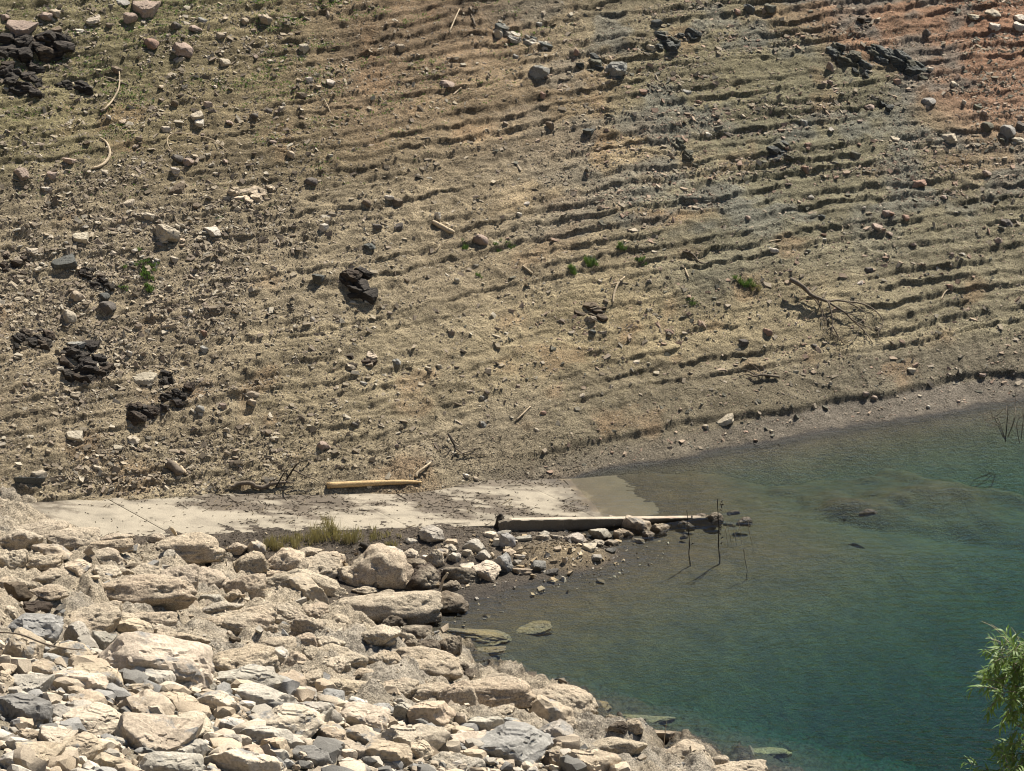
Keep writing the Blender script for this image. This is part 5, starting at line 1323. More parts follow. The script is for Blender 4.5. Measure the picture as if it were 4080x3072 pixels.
# the big yellow log by the ramp
limb('log', pz(rE, [(812, 150), (1000, 140), (1200, 130), (1420, 122), (1565, 122)]), [.112, .108, .098, .082, .04], M['wood_log'], [.09, .10, .09, .08, .07], label='long yellow peeled log lying along the far edge of the boat ramp', cat='log', sides=12, wob=.05)
limb('driftwood_stick', pz(rE, [(1525, 80), (1535, 50), (1590, 5), (1640, -35)]), [.05, .05, .045, .03], M['wood_pale'], [.05, .1, .18, .10], label='short bent pale stick rising just above the tip of the yellow log', cat='stick', group='pale driftwood sticks')
STK = [
    ([(770, 440), (775, 520), (765, 585), (735, 640), (700, 685), (672, 712)], h1, [.022, .03, .036, .04, .042, .04], .10, 'long pale bent stick standing up from green growth near the black outcrop', M['wood_pale']),
    ([(648, 893), (690, 925), (712, 990), (690, 1045), (650, 1075), (600, 1090)], h1, [.03, .045, .055, .06, .055, .04], .05, 'curved pale driftwood branch left of the thin hooked twig', M['wood_pale']),
    ([(1120, 985), (1090, 945), (1085, 900), (1115, 868), (1190, 865), (1290, 882), (1380, 905), (1450, 960), (1500, 992)], h1, [.016, .018, .02, .02, .02, .018, .016, .014, .01], .14, 'thin twig bent into a hook on the left of the slope', M['wood_pale']),
    ([(675, 500), (720, 512), (780, 535), (835, 552)], h1, [.03, .045, .05, .03], .04, 'dark stick crossing under the upper pale bent stick', M['wood_grey']),
    ([(765, 58), (735, 125), (700, 208)], h2, [.02, .03, .03], .10, 'straight pale stick at the top, leaning left', M['wood_pale']),
    ([(842, 92), (855, 130), (868, 170)], h2, [.02, .035, .045], .08, 'short brown stick at the top right of the pale leaning stick', M['wood_grey']),
    ([(778, 570), (750, 592), (725, 615)], h2, [.035, .035, .03], .05, 'short pale stick alone on the brown earth of the upper middle', M['wood_pale']),
    ([(1835, 330), (1795, 372), (1768, 438), (1760, 500)], h5, [.025, .04, .045, .03], .07, 'pale bent stick above the small brown ledge', M['wood_pale']),
    ([(1745, 380), (1775, 372), (1800, 368)], h5, [.015, .02, .02], .06, 'little forked twig beside the pale bent stick above the brown ledge', M['wood_pale']),
    ([(1225, 1170), (1180, 1215), (1135, 1257)], h5, [.025, .035, .03], .05, 'straight pale stick on the lower slope above the water corner', M['wood_pale']),
    ([(1175, 258), (1205, 282), (1238, 308)], h5, [.03, .04, .045], .05, 'short pinkish pale stick in the middle of the slope, left of the green tufts', M['wood_pale']),
    ([(640, 120), (628, 140), (608, 160)], h5, [.012, .02, .02], .06, 'tiny pale curl of wood left of the pinkish flat boulder', M['wood_pale']),
    ([(1740, 405), (1710, 420), (1690, 445), (1675, 475)], h6, [.03, .03, .028, .02], .06, 'small bent twig below a salmon stone on the right terraces', M['wood_pale']),
    ([(555, 103), (590, 95), (635, 88)], h6, [.02, .025, .02], .04, 'short pale straight stick on the terraces right of the middle', M['wood_pale']),
    ([(1035, 0), (1038, 20), (1030, 40)], h6, [.02, .02, .015], .06, 'tiny upright hooked twig on the right terraces', M['wood_pale']),
    ([(15, 275), (25, 305), (40, 335)], h6, [.03, .035, .03], .05, 'short pale stump of stick at the dry grass right of the middle', M['wood_pale']),
    ([(0, 165), (50, 175), (85, 205), (110, 235), (160, 240), (190, 215)], h6, [.035, .04, .035, .03, .025, .012], .07, 'grey crooked branch above the green tuft right of the middle', M['wood_grey']),
    ([(2100, 640), (2120, 680), (2145, 735)], h1, [.012, .02, .025], .06, 'forked pale twig beside white stones left of the upper middle', M['wood_pale']),
    ([(805, 865), (825, 848), (890, 850)], h1, [.016, .02, .02], .05, 'tiny arched twig above the curved pale driftwood branch', M['wood_pale']),
    ([(590, 1435), (640, 1462), (690, 1490), (730, 1505)], h2, [.07, .10, .10, .07], .06, 'stout pale stub of driftwood below the middle left shale litter', M['wood_pale']),
]
for pts, fn, rad, lift, lab, mat in STK:
    limb('driftwood_stick', pz(fn, pts), rad, mat, lift, hill, lab, 'stick', 'driftwood sticks on the hillside', seed=len(lab))
limb('log', pz(h4, [(1085, 1530), (1130, 1568), (1172, 1605)]), [.15, .155, .145], M['wood_grey'], .12, hill, 'short stout grey log lying above the ramp on the left', 'log', sides=11, wob=.06)
limb('driftwood_stick', pz(h4, [(1130, 1528), (1150, 1555)]), [.06, .07], M['wood_pale'], .10, hill, 'pale split piece of wood touching the short stout grey log', 'stick', 'driftwood sticks on the hillside')
limb('driftwood_stick', pz(h4, [(1170, 1560), (1190, 1590), (1215, 1612)]), [.06, .075, .05], M['wood_pale'], .05, hill, 'pale bark scrap right of the short stout grey log', 'stick', 'driftwood sticks on the hillside')

def twigs_from(P, rr, n, length, rad, name, mat, parent, origin, up=.3, spread=1.0, down=None):
    """side twigs with forks along the limb P, each a mesh of its own"""
    out = []
    for i in range(n):
        t = rr.uniform(.25, 1.0) * (len(P) - 1)
        k = min(int(t), len(P) - 2); f = t - k
        p = P[k] * (1 - f) + P[k + 1] * f
        d = np.array((rr.uniform(-1, 1) * spread, rr.uniform(-.8, .5) * spread, rr.uniform(-.2, up)))
        if down is not None: d = d + np.array(down)
        d /= np.linalg.norm(d)
        pts = [p]
        for s in range(4):
            d = d + np.array([rr.uniform(-.35, .35) for _ in range(3)]); d /= np.linalg.norm(d)
            q = pts[-1] + d * length * rr.uniform(.2, .4)
            pts.append(q)
        pts = np.array(pts)
        Vv, F = tube(pts - origin, np.linspace(rad, rad * .4, 5), 5, i, .1, 2)
        # a fork
        q = pts[2]; d2 = pts[3] - pts[1]; d2 = d2 + np.array([rr.uniform(-.3, .3) * length * .4 for _ in range(3)])
        fp = np.array([q, q + d2 * .5, q + d2 * .9 + np.array((0, 0, -.03))])
        V2, F2 = tube(fp - origin, [rad * .6, rad * .5, rad * .3], 5, i + 9, .1, 1)
        F = F + [tuple(a + len(Vv) for a in f2) for f2 in F2]
        o = link(name, poly_mesh(name, np.vstack([Vv, V2]), F), mat, parent)
        out.append(pts)
    return out

# the dead tree top on the right, propped clear of the ground so that its shadow falls beside it
tw = [(695, 345), (760, 380), (800, 412), (830, 445), (872, 465), (905, 478), (940, 490)]
LT = at(*zip(*pz(h6, tw)), np.array([.55, .52, .46, .40, .36, .34, .32]), hill)
dead = empty('dead_tree_top', LT[0], 'bare dead tree top lying head down on the right slope with a sharp shadow', 'dead tree')
Vv, F = tube(LT - LT[0], [.10, .085, .08, .075, .07, .06, .055], 9, 3, .08)
link('stem', poly_mesh('stem', Vv, F), M['wood_grey'], dead)
BR = [([(940, 490), (1000, 482), (1060, 490), (1130, 497), (1205, 520), (1260, 560), (1300, 620), (1270, 690)], .045),
      ([(940, 490), (985, 520), (1050, 560), (1100, 610), (1150, 655), (1185, 690), (1230, 760)], .045),
      ([(945, 495), (958, 540), (968, 600), (972, 650), (960, 700)], .042), ([(972, 650), (930, 685), (895, 735)], .025), ([(968, 640), (1000, 700), (1040, 760)], .028),
      ([(872, 465), (890, 520), (905, 570), (900, 600)], .03), ([(905, 470), (915, 445), (935, 425)], .03), ([(760, 385), (800, 425), (850, 470), (900, 540), (930, 600)], .04),
      ([(1060, 490), (1120, 520), (1180, 560), (1190, 600), (1170, 640)], .025), ([(1100, 610), (1160, 640), (1220, 660), (1290, 670)], .024), ([(1050, 560), (1110, 575), (1180, 580)], .022),
      ([(850, 555), (815, 590), (805, 620)], .016), ([(1150, 655), (1130, 700), (1090, 740), (1060, 760)], .02), ([(1185, 690), (1190, 740), (1160, 820)], .016), ([(960, 700), (1010, 720), (1060, 745)], .016), ([(1130, 497), (1190, 500), (1260, 515)], .014)]
rr = random.Random(4)
for i, (pts, r0) in enumerate(BR):
    L = np.linspace(.32 if r0 > .02 else .2, .06, len(pts))
    P = at(*zip(*pz(h6, pts)), L, hill)
    Vv, F = tube(P - LT[0], np.linspace(r0, r0 * .35, len(pts)), 6, i, .1, 3)
    b = link('branch', poly_mesh('branch', Vv, F), M['wood_grey'], dead)
    if i < 10:
        twigs_from(P, rr, 4, .55, .011, 'twig', M['wood_grey'], b, LT[0], .15, 1.0, (.25, -.45, -.25))

# small fallen branch lower down
P = at(*zip(*pz(h6, [(625, 978), (560, 970), (510, 965), (460, 975), (420, 960), (370, 972)])), np.array([.10, .12, .15, .12, .10, .05]), hill)
fb = empty('fallen_branch', P[0], 'small fallen grey branch with thin twigs just above the far shore', 'branch')
Vv, F = tube(P - P[0], [.05, .05, .045, .03, .02, .012], 7, 2); link('stem', poly_mesh('stem', Vv, F), M['wood_grey'], fb)
for i, pts in enumerate(([(510, 965), (490, 930), (440, 895), (395, 880)], [(500, 965), (470, 990), (440, 1010)], [(470, 968), (430, 940), (390, 930)], [(520, 965), (530, 930), (505, 900)])):
    Q = at(*zip(*pz(h6, pts)), np.linspace(.15, .12, len(pts)), hill)
    Vv, F = tube(Q - P[0], np.linspace(.022, .008, len(pts)), 5, i); link('twig', poly_mesh('twig', Vv, F), M['wood_grey'], fb)

# dark gnarled branch at the ramp edge with upright arms
P = at(*zip(*pz(rE, [(50, 165), (90, 140), (150, 130), (200, 132), (240, 158), (290, 165), (340, 145), (400, 130), (470, 125), (540, 128)])), np.array([.08, .13, .2, .2, .13, .10, .13, .15, .12, .08]), hr)
gb = empty('gnarled_branch', P[0], 'dark gnarled branch with upright forked arms beside the far ramp edge', 'branch')
Vv, F = tube(P - P[0], [.05, .075, .08, .08, .08, .075, .07, .06, .05, .03], 8, 5, .15); link('stem', poly_mesh('stem', Vv, F), M['wood_grey'], gb)
for i, (pts, L, r0) in enumerate((([(400, 160), (430, 110), (470, 40), (485, 25)], [.1, .3, .55, .6], .03), ([(480, 110), (520, 50), (560, -10), (600, -40), (680, -60)], [.1, .4, .8, .95, 1.0], .035), ([(540, 20), (610, 60), (700, 95), (730, 110)], [.5, .35, .2, .1], .03),
                                  ([(445, 190), (490, 180), (530, 170), (550, 120)], [.06, .12, .2, .35], .022), ([(520, 180), (510, 200), (460, 210)], [.12, .1, .06], .015), ([(340, 145), (370, 110), (410, 90)], [.13, .3, .4], .02), ([(60, 165), (30, 150), (0, 160)], [.08, .1, .05], .03))):
    Q = at(*zip(*pz(rE, pts)), np.array(L), hr)
    Vv, F = tube(Q - P[0], np.linspace(r0, r0 * .4, len(pts)), 6, i, .12, 3)
    b = link('branch', poly_mesh('branch', Vv, F), M['wood_dark'] if i < 2 else M['wood_grey'], gb)
    if i < 3: twigs_from(Q, rr, 3, .5, .010, 'twig', M['wood_grey'], b, P[0], .4)

# dark brush left of the water corner
P = at(*zip(*pz(h5, [(690, 1345), (720, 1400), (740, 1440), (720, 1500)])), np.array([.35, .25, .15, .05]), hill)
bb = empty('dead_brush', P[0], 'tangle of dark dead twigs low on the slope left of the water corner', 'brush')
Vv, F = tube(P - P[0], [.03, .035, .04, .03], 6, 3); link('stem', poly_mesh('stem', Vv, F), M['wood_dark'], bb)
for i, pts in enumerate(([(740, 1440), (800, 1480), (870, 1478), (945, 1482)], [(760, 1480), (820, 1462), (875, 1435)], [(700, 1350), (735, 1400), (790, 1440)], [(720, 1420), (690, 1460), (650, 1480)])):
    Q = at(*zip(*pz(h5, pts)), np.linspace(.2, .06, len(pts)), hill)
    Vv, F = tube(Q - P[0], np.linspace(.026, .010, len(pts)), 6, i); b = link('branch', poly_mesh('branch', Vv, F), M['wood_grey'], bb)
    twigs_from(Q, rr, 4, .4, .008, 'twig', M['wood_dark'], b, P[0], .3)

# wood among the bank boulders
limb('driftwood_stick', pz(rE, [(1705, 1030), (1725, 965), (1740, 905), (1760, 880), (1778, 848)]), [.035, .04, .045, .045, .035], M['wood_pale'], [.05, .25, .5, .62, .75], lambda x, y: np.maximum(bank(x, y), mud(x, y)), 'gnarled grey stick propped upright between two dark wet boulders', 'stick')
limb('driftwood_stick', pz(rA, [(-10, 765), (130, 780), (300, 845), (440, 872), (560, 882)]), [.018, .022, .024, .022, .014], M['wood_grey'], [.75, .85, .85, .8, .7], bank, 'long thin bent stick lying across the boulders at the left edge', 'stick')
limb('driftwood_stick', pz(rD, [(1412, 552), (1395, 522), (1375, 494)]), [.05, .055, .06], M['wood_pale'], [.55, .7, .85], bank, 'short wooden stub sticking up before the ramp', 'stick')
limb('driftwood_stick', pz(rE, [(1078, 618), (1110, 630), (1150, 655), (1200, 685)]), [.07, .10, .10, .05], M['wood_dark'], [.12, .14, .12, .06], lambda x, y: np.maximum(bank(x, y), mud(x, y)), 'dark rotten chunk of wood on the mud behind the rounded boulders', 'stick')
limb('driftwood_stick', pz(rE, [(280, 990), (320, 985), (365, 980)]), [.012, .014, .01], M['wood_pale'], [.5, .55, .5], bank, 'thin pale twig on the rounded boulders, left of the dark faced one', 'stick')
limb('driftwood_stick', pz(rC, [(322, 1225), (328, 1160), (337, 1090)]), [.012, .011, .006], M['wood_pale'], [.3, .75, 1.2], bank, 'single upright dry stalk on the rocks of the lower shore', 'stick')

# posts and stalks standing in the lake
def post(name, u, v_base, v_top, r, label, mat, seed, deep=.9, knobs=0):
    B = at([u], [v_base], 0, lambda x, y: 0 * x)[0]
    d = depth_of(B[None])[0]
    h = (v_base - v_top) * d / FPX / math.cos(math.atan2(CAM_H, B[1]))
    rr = random.Random(seed)
    n = 9
    pts = [(rr.uniform(-.02, .02) * (i > 0) - .02 * i, rr.uniform(-.02, .02), -deep + (h + deep) * i / (n - 1)) for i in range(n)]
    rad = [r * (1.0 - .35 * i / (n - 1)) * rr.uniform(.75, 1.3) for i in range(n)]
    Vv, F = tube(pts, rad, 7, seed, .3, 4)
    if knobs:
        for k in range(knobs):
            z = rr.uniform(.1, h * .95); a = rr.uniform(0, 6.28)
            V2, F2 = tube([(0, 0, z), (.05 * math.cos(a), .05 * math.sin(a), z + .05), (.08 * math.cos(a), .08 * math.sin(a), z + .02)], [.02, .018, .01], 5, k, .2, 1)
            F = F + [tuple(q + len(Vv) for q in f) for f in F2]; Vv = np.vstack([Vv, V2])
    o = link(name, poly_mesh(name, Vv, F), mat)
    o.location = (B[0], B[1], 0)
    return tag(o, label, 'post' if r > .02 else 'stalk')
post('wooden_post', 2872, 2196, 1990, .025, 'taller dark knobbly post standing in the lake beyond the kerb end', M['wood_dark'], 3, knobs=14)
post('wooden_post', 2754, 2214, 2035, .021, 'thinner dark post in the lake left of the taller one', M['wood_dark'], 5, knobs=3)
post('dry_stalk', 2983, 2226, 2188, .015, 'short stalk in the lake right of the two posts', M['wood_grey'], 8)
for i, (u, vb, vt) in enumerate(((2918, 2122, 2092), (2938, 2120, 2086), (2960, 2118, 2082), (2998, 2122, 2080), (2905, 2120, 2098))):
    tag(post('dry_stalk', u, vb, vt, .010, None, M['wood_pale'], 20 + i, .5), 'thin pale stalk poking out of the shallows right of the posts', 'stalk', 'pale stalks in the shallows')
# clump of roots where the kerb starts
kb = at(*zip(*pz(rF, [(378, 600)])), 0, hr)[0]


Vv, F = tube([(0, 0, -.1), (.02, 0, .15), (.05, .02, .33), (.06, .02, .46)], [.16, .15, .12, .05], 9, 4, .35, 3)
o = tag(link('root_stub', poly_mesh('root_stub', Vv, F), M['wood_dark']), 'dark stub of roots and mud at the near end of the kerb', 'stub'); o.location = kb
for i in range(12):
    a = i * .9
    V2, F2 = tube([(.03, 0, .1), (.03 + .14 * math.cos(a), .12 * math.sin(a), .3 + .02 * (i % 4)), (.04 + .2 * math.cos(a), .18 * math.sin(a), .25 + .07 * (i % 5))], [.012, .01, .005], 4, i, .1, 2)
    link('root', poly_mesh('root', V2, F2), M['wood_grey'], o)

# leafless shrub drowned at the right edge
B = at([3985], [1705], 0, lambda x, y: 0 * x)[0]
shr = empty('drowned_shrub', (B[0], B[1], 0), 'leafless shrub standing in the water at the right edge', 'shrub')
rr = random.Random(9)
sd = depth_of(B[None])[0] / FPX
for i, pts in enumerate(([(2095, 1330), (2098, 1270), (2095, 1200), (2097, 1150)], [(2120, 1310), (2140, 1220), (2155, 1175), (2172, 1145)], [(2100, 1250), (2040, 1255), (1960, 1255), (1930, 1210)], [(2090, 1300), (2030, 1270), (2000, 1230), (1985, 1185)],
                         [(2200, 1330), (2195, 1270), (2210, 1200), (2235, 1160)], [(2180, 1330), (2160, 1280), (2190, 1230), (2240, 1210)], [(2095, 1300), (2050, 1290), (2020, 1275)], [(2230, 1330), (2190, 1310), (2160, 1290)])):
    W = []
    for (a, b) in pts:
        u, v = h6(a, b, a, b)[:2]
        W.append(((u - 3985) * sd, rr.uniform(-.4, .4), max(0, (1705 - v) * sd / .93)))
    W[0] = (W[0][0], W[0][1], -.5)
    W = np.array(W)
    r0 = .022 if i < 2 else .016
    Vv, F = tube(W, np.linspace(r0, .006, len(W)), 5, i, .1, 3)
    b = link('branch', poly_mesh('branch', Vv, F), M['wood_dark'] if i % 3 == 0 else M['wood_grey'], shr)
    twigs_from(W[1:], rr, 7, .45, .008, 'twig', M['wood_grey'], b, np.zeros(3), .5)

# ------------------------------------------------------------------ plants
def blades(centers, n_each, h, spread, lean, seed, w=.012, droop=.3):
    rs = np.random.RandomState(seed)
    C = np.repeat(centers, n_each, 0); n = len(C)
    b = C + np.stack([rs.normal(0, spread, n), rs.normal(0, spread, n), np.zeros(n)], 1)
    a = rs.uniform(0, 6.28, n); L = h * rs.uniform(.5, 1.25, n); ln = rs.uniform(.1, 1, n) * lean
    d = np.stack([np.cos(a) * ln, np.sin(a) * ln, np.ones(n)], 1); d /= np.linalg.norm(d, axis=1)[:, None]
    side = np.stack([-np.sin(a + 1), np.cos(a + 1), np.zeros(n)], 1) * w
    mid = b + d * (L * .55)[:, None]; tip = b + d * L[:, None]; tip[:, 2] -= droop * L * ln
    V = np.stack([b - side, b + side, mid + side * .7, tip, mid - side * .7], 1).reshape(-1, 3)
    k = np.arange(n) * 5
    F = np.concatenate([np.stack([k, k + 1, k + 2], 1), np.stack([k, k + 2, k + 4], 1), np.stack([k + 4, k + 2, k + 3], 1)])
    return V, F

def tuft(name, u, v, w_px, h_px, n, mat, label, group, surf, seed, lean=.7, wdt=.010):
    B = at([u], [v], 0, surf)[0]
    d = depth_of(B[None])[0] / FPX
    rs = np.random.RandomState(seed)
    m = 14
    cx = rs.normal(0, w_px * d / 4.2, m); cy = rs.normal(0, w_px * d / 7, m)
    cz = surf(B[0] + cx, B[1] + cy) - B[2]
    Vv, F = blades(np.stack([cx, cy, cz], 1), n // m, h_px * d, w_px * d / 20, lean, seed, wdt)
    o = empty(name, B, label, 'grass' if 'grass' in name else 'weed', group)
    tag(link('blades', mesh_np('blades', Vv, F, smooth=False), mat, o), kind='stuff')
    return tag(o, label, 'grass' if 'grass' in name else 'weed', group)
mb = lambda x, y: np.maximum(mud(x, y), bank(x, y))
for i, (u, v, w, h, n, lab) in enumerate((
        (*rE(880, 590, 0, 0)[:2], 230, 62, 620, 'tallest dry straw grass clump at the lower ramp edge'), (*rE(400, 655, 0, 0)[:2], 130, 45, 340, 'greenish dry grass clump behind the square boulder below the ramp'),
        (*rE(540, 600, 0, 0)[:2], 170, 36, 300, 'low dry grass between the two taller clumps below the ramp'), (*rE(1220, 575, 0, 0)[:2], 150, 30, 200, 'thin dry grass left of the grey block on the mud'), (*rE(1340, 630, 0, 0)[:2], 70, 22, 90, 'sparse dead grass just left of the grey block on the mud'))):
    tuft('grass_clump', u, v, w, h, n, M['grass_dry'], lab, 'dry grass at the ramp edge', mb, 50 + i)
for i, (u, v, w, h, n, lab) in enumerate((
        (*h4(960, 262, 0, 0)[:2], 130, 16, 620, 'widest bright green weed patch right of the dark blocky outcrop'), (*h4(955, 318, 0, 0)[:2], 66, 18, 420, 'small bright green weed patch under the widest one'), (*h4(972, 425, 0, 0)[:2], 34, 26, 240, 'lowest bright green weed, a single upright tuft'),
        (*h4(795, 405, 0, 0)[:2], 34, 16, 90, 'faint green weed right of the dark blocky outcrop'), (*h5(1490, 290, 0, 0)[:2], 50, 24, 230, 'left one of two green tufts in the middle of the slope'), (*h5(1610, 250, 0, 0)[:2], 60, 30, 280, 'right one of two green tufts in the middle of the slope'),
        (*h5(1812, 160, 0, 0)[:2], 46, 26, 190, 'green tuft above right of the two middle green tufts'), (*h5(1945, 222, 0, 0)[:2], 46, 18, 110, 'pale green tuft right of the two middle green tufts'), (*h5(800, 145, 0, 0)[:2], 50, 20, 150, 'green weed left of the pinkish flat boulder in the middle'),
        (*h5(1080, 125, 0, 0)[:2], 36, 18, 120, 'green weed right of the pinkish flat boulder in the middle'), (*h5(1008, 150, 0, 0)[:2], 26, 16, 90, 'green weed below the pinkish flat boulder in the middle'), (*h5(895, 325, 0, 0)[:2], 30, 12, 70, 'faint green weed far below the pinkish flat boulder'),
        (*h6(390, 380, 0, 0)[:2], 90, 26, 380, 'green tuft with dry straw around it, left of the dead tree top'), (*h6(470, 400, 0, 0)[:2], 60, 20, 120, 'straw coloured tuft touching the green tuft by the dead tree top'), (*h6(70, 490, 0, 0)[:2], 50, 14, 90, 'faint green tuft left below the tuft by the dead tree top'))):
    tuft('weed_tuft', u, v, w, h, n, M['weed'] if 'straw coloured' not in lab else M['grass_dry'], lab, 'green tufts on the hillside', hill, 70 + i, 1.0, .012)

def scatter_hill(n, seed, dens):
    rs = np.random.RandomState(seed)
    x = rs.uniform(-23, 26, n); q = rs.uniform(.5, 26, n); y = q / .9 + hill_C(x); z = hill(x, y)
    u, v = project(x, y, z)
    keep = (rs.rand(n) < dens(x, z, u, v)) & (v > -50) & (u > -50) & (u < 4130)
    return np.stack([x, y, z], 1)[keep]
def dens_green(x, z, u, v):
    p = sm(-.12, .38, fbm(x * .55 + 31, z * 2.4 + 4, 4))
    a = np.exp(-((u - 550) / 720) ** 2 - ((v - 330) / 290) ** 2) + .8 * np.exp(-((u - 1350) / 620) ** 2 - ((v - 120) / 210) ** 2)
    return np.clip(a, 0, 1) * p
G = scatter_hill(105000, 41, dens_green)
Vv, F = blades(G, 5, .085, .055, 1.6, 42, .015, .2)
tag(link('ground_cover', mesh_np('ground_cover', Vv, F, smooth=False), M['cover']), kind='stuff')
def dens_straw(x, z, u, v):
    a = np.exp(-((u - 2700) / 900) ** 2 - ((v - 1380) / 190) ** 2) + .5 * np.exp(-((u - 1700) / 900) ** 2 - ((v - 1500) / 300) ** 2) + .12
    return np.clip(a, 0, 1) * sm(-.2, .4, fbm(x * .6, z * 2 + 9, 3))
G = scatter_hill(26000, 43, dens_straw)
Vv, F = blades(G, 4, .11, .06, 2.6, 44, .006, .3)
tag(link('dry_straw', mesh_np('dry_straw', Vv, F, smooth=False), M['grass_dry']), kind='stuff')

# twigs and reed scraps drifted against the ramp
rs = np.random.RandomState(61)
n = 7000
s_ = rs.uniform(-18, 1.5, n); n_ = rs.uniform(-3.2, 5.6, n)
x = R0[0] + s_ * RV[0] + n_ * RN[0]; y = R0[1] + s_ * RV[1] + n_ * RN[1]
z = np.maximum(np.maximum(hill(x, y), ramp(x, y)), mb(x, y))
mk = ramp_color(x, y)[:, 0]
bare = ~((n_ < -.5) | (n_ > 3.4) | (mk < .20))
keep = (~bare | (rs.rand(n) < .10)) & (z > .02)
x, y, z, bare = x[keep], y[keep], z[keep], bare[keep]; n = len(x)
a = rs.normal(.4, 1.0, n); L = np.minimum(.025 * rs.rand(n) ** (-1 / 1.6), .40); r = .004 + .008 * rs.rand(n); L = np.where(bare, np.minimum(L, .06), L)
dv = np.stack([np.cos(a) * L, np.sin(a) * L, rs.uniform(-.05, .15, n) * L], 1); sd_ = np.stack([-np.sin(a) * r, np.cos(a) * r, 0 * a], 1)
c = np.stack([x, y, z + .012], 1); up = np.array((0, 0, .016))
V = np.stack([c - dv - sd_, c - dv + sd_, c - dv + up, c + dv - sd_, c + dv + sd_, c + dv + up], 1).reshape(-1, 3)
k = np.arange(n)[:, None] * 6
F = np.concatenate([k + np.array([[0, 3, 5, 2]]), k + np.array([[1, 2, 5, 4]]), k + np.array([[0, 1, 4, 3]])])
tc = np.array([(.05, .04, .028), (.12, .09, .06), (.24, .19, .12)])[rs.randint(0, 3, n)]
tag(link('twig_litter', mesh_np('twig_litter', V, F, np.repeat(tc, 6, 0), smooth=False), M['chips']), kind='stuff')

# ------------------------------------------------------------------ willow at the right edge, on the bank below the camera
WD = 60.0
def pix3(u, v, d):
    dx = (u - 2040) / FPX * d; dv = (v - 1536) / FPX * d
    return np.array((dx, d * CP - dv * SP, CAM_H - d * SP - dv * CP))
base = pix3(4330, 3300, WD); base[2] = float(bank(base[:1], base[1:2])[0]) - .1
wil = empty('willow_tree', base, 'bright green narrow leaved willow reaching in from the right edge over the lake', 'tree')
top = pix3(4290, 2700, WD)
tp = np.array([base, base + (0.1, .05, 2.5), base + (-.1, .1, (top[2] - base[2]) * .6), top])
Vv, F = tube(tp - base, [.20, .16, .11, .04], 9, 2, .1); link('trunk', poly_mesh('trunk', Vv, F), M['wood_grey'], wil)
rr = random.Random(15)
rs = np.random.RandomState(15)
LV = np.array([(0, 0, 0), (-.5, .3, .06), (.5, .3, .06), (-.42, .62, .02), (.42, .62, .02), (0, 1, -.14)], float)
LF = [(0, 2, 1), (1, 2, 4, 3), (3, 4, 5)]
leaf_me = [poly_mesh('leaf', LV * np.array((w, 1, c)), LF, True) for w, c in ((.17, 1), (.20, 1.8), (.15, -.6), (.22, .6))]
for m_ in leaf_me: m_.materials.append(M['willow'])
LOBES = [(4035, 2640, 150, 90, 40), (4010, 2720, 110, 75, 34), (3960, 2610, 55, 45, 10), (3945, 2765, 40, 35, 7), (4060, 2780, 90, 60, 22), (4090, 2860, 70, 40, 9), (4050, 2905, 70, 24, 6), (4060, 3000, 120, 80, 36), (4000, 3060, 110, 60, 26), (4110, 2570, 70, 50, 14),
         (4100, 3080, 140, 80, 30), (3930, 3085, 60, 30, 8), (4200, 2700, 160, 140, 45), (4250, 2950, 170, 160, 40), (4020, 2810, 80, 30, 8), (4300, 3150, 170, 130, 25), (4075, 2620, 80, 60, 20)]
leaves = []
shoots_V, shoots_F = [], []
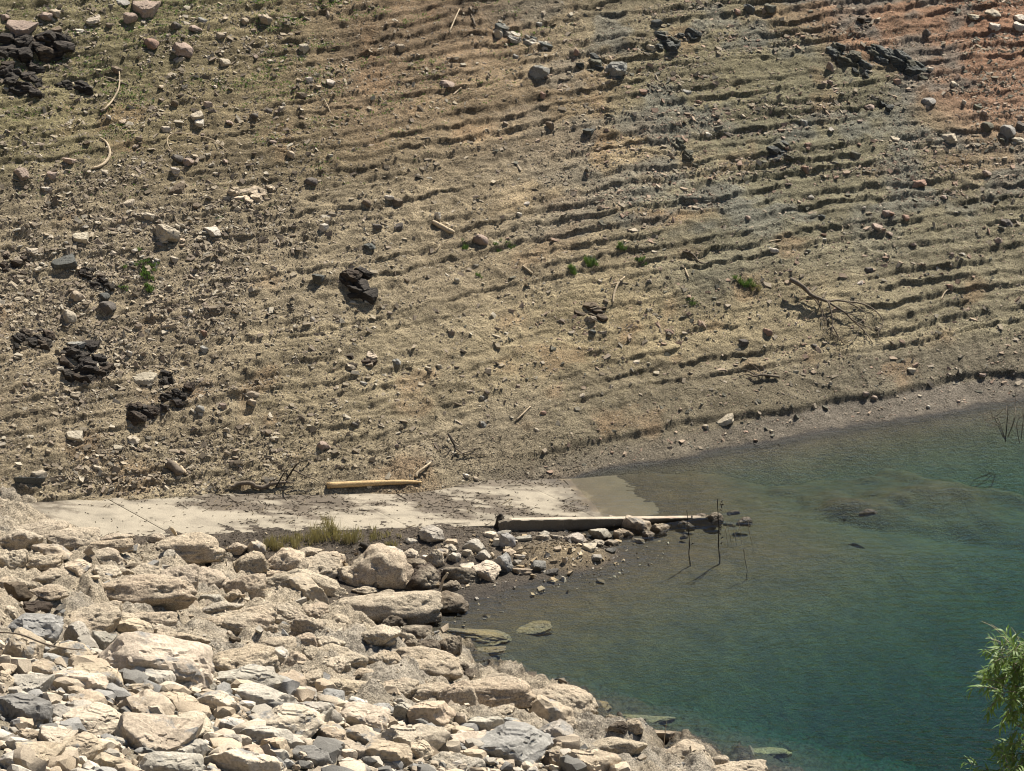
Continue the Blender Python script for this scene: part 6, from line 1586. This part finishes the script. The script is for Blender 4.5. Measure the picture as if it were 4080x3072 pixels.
for (cu, cv, ru, rv, ns) in LOBES:
    cu += 42; ru *= .9
    for i in range(ns):
        a = rs.uniform(0, 2 * math.pi); r = math.sqrt(rs.rand()) * .8
        p = pix3(cu + ru * r * math.cos(a), cv + rv * r * math.sin(a), WD + rs.normal(0, .45))
        d = np.array((math.cos(a) * r * .9 + rs.normal(0, .4) - .15, rs.normal(0, .5), -math.sin(a) * r * .9 + rs.normal(.25, .4)))
        d /= np.linalg.norm(d)
        pts = [p]; L = rs.uniform(.28, .5)
        for s in range(5):
            d = d + np.array((0, 0, -.13)) + rs.normal(0, .08, 3); d /= np.linalg.norm(d)
            pts.append(pts[-1] + d * L / 5)
        pts = np.array(pts)
        Vv, F = tube(pts - base, np.linspace(.008, .003, 6), 4, i, .05, 1)
        off = sum(len(q) for q in shoots_V); shoots_V.append(Vv); shoots_F += [tuple(q + off for q in f) for f in F]
        for k in range(11):
            t = (k + 1) / 11 * 4.99; j = int(t); f = t - j
            q = pts[j] * (1 - f) + pts[j + 1] * f
            tg = pts[j + 1] - pts[j]; tg /= np.linalg.norm(tg)
            sd = np.cross(tg, rs.normal(size=3)); sd /= np.linalg.norm(sd)
            y_ = tg * rs.uniform(.4, 1.0) + sd * rs.uniform(.5, .9) + np.array((0, 0, -.25)); y_ /= np.linalg.norm(y_)
            z_ = np.array((rs.normal(0, .35), rs.normal(0, .35), 1.0)); x_ = np.cross(y_, z_); x_ /= np.linalg.norm(x_); z_ = np.cross(x_, y_)
            leaves.append((q - base, x_, y_, z_, rs.uniform(.13, .25), project(*q)))
main = [(pts_u, pts_v) for pts_u, pts_v in ((4035, 2640), (4010, 2720), (4060, 2780), (4060, 3000), (4000, 3050), (4100, 2570), (4050, 2890))]
for i, (u, v) in enumerate(main):
    e = pix3(u, v, WD); s0 = tp[1] + (tp[3] - tp[1]) * min(1, max(0, (e[2] - tp[1][2]) / (tp[3][2] - tp[1][2]) * .85))
    Vv, F = tube(np.array([s0, (s0 + e) / 2 + (0, 0, .25), e]) - base, [.045, .03, .012], 6, i, .1, 3)
    link('branch', poly_mesh('branch', Vv, F), M['wood_grey'], wil)
tag(link('shoots', poly_mesh('shoots', np.vstack(shoots_V), shoots_F), M['wood_grey'], wil), kind='stuff')
for i, pts in enumerate(([(4070, 2600), (4010, 2550), (3960, 2500), (3910, 2475)], [(4030, 2600), (3990, 2560), (3930, 2538)], [(4050, 2590), (4010, 2530), (3950, 2488)], [(4070, 2580), (4050, 2530), (4030, 2500)])):
    P = np.array([pix3(u, v, WD + .2 * i) for u, v in pts])
    Vv, F = tube(P - base, np.linspace(.009, .003, len(P)), 5, i, .05, 3); link('bare_twig', poly_mesh('bare_twig', Vv, F), M['wood_pale'], wil)
order = sorted(range(len(leaves)), key=lambda i: leaves[i][5][0])
vis = [i for i in order if leaves[i][5][0] < 4070 and leaves[i][5][1] < 3060]
single = set(rr.sample(vis, min(290, len(vis))))
BV, BF = [], []
for i, (q, x_, y_, z_, L, _) in enumerate(leaves):
    mt = np.stack([x_, y_, z_], 1)
    if i in single:
        o = link('leaf', leaf_me[i % 4], None, wil)
        m4 = Matrix(mt.tolist()).to_4x4(); m4 = Matrix.Translation(Vector(q)) @ m4 @ Matrix.Scale(L, 4)
        o.matrix_local = m4
    else:
        Vl = (LV * np.array((.18, 1, 1))) * L @ mt.T + q
        off = len(BV) * 6; BV.append(Vl); BF += [tuple(k + off for k in f) for f in LF]
tag(link('foliage', poly_mesh('foliage', np.vstack(BV), BF), M['willow'], wil), kind='stuff')
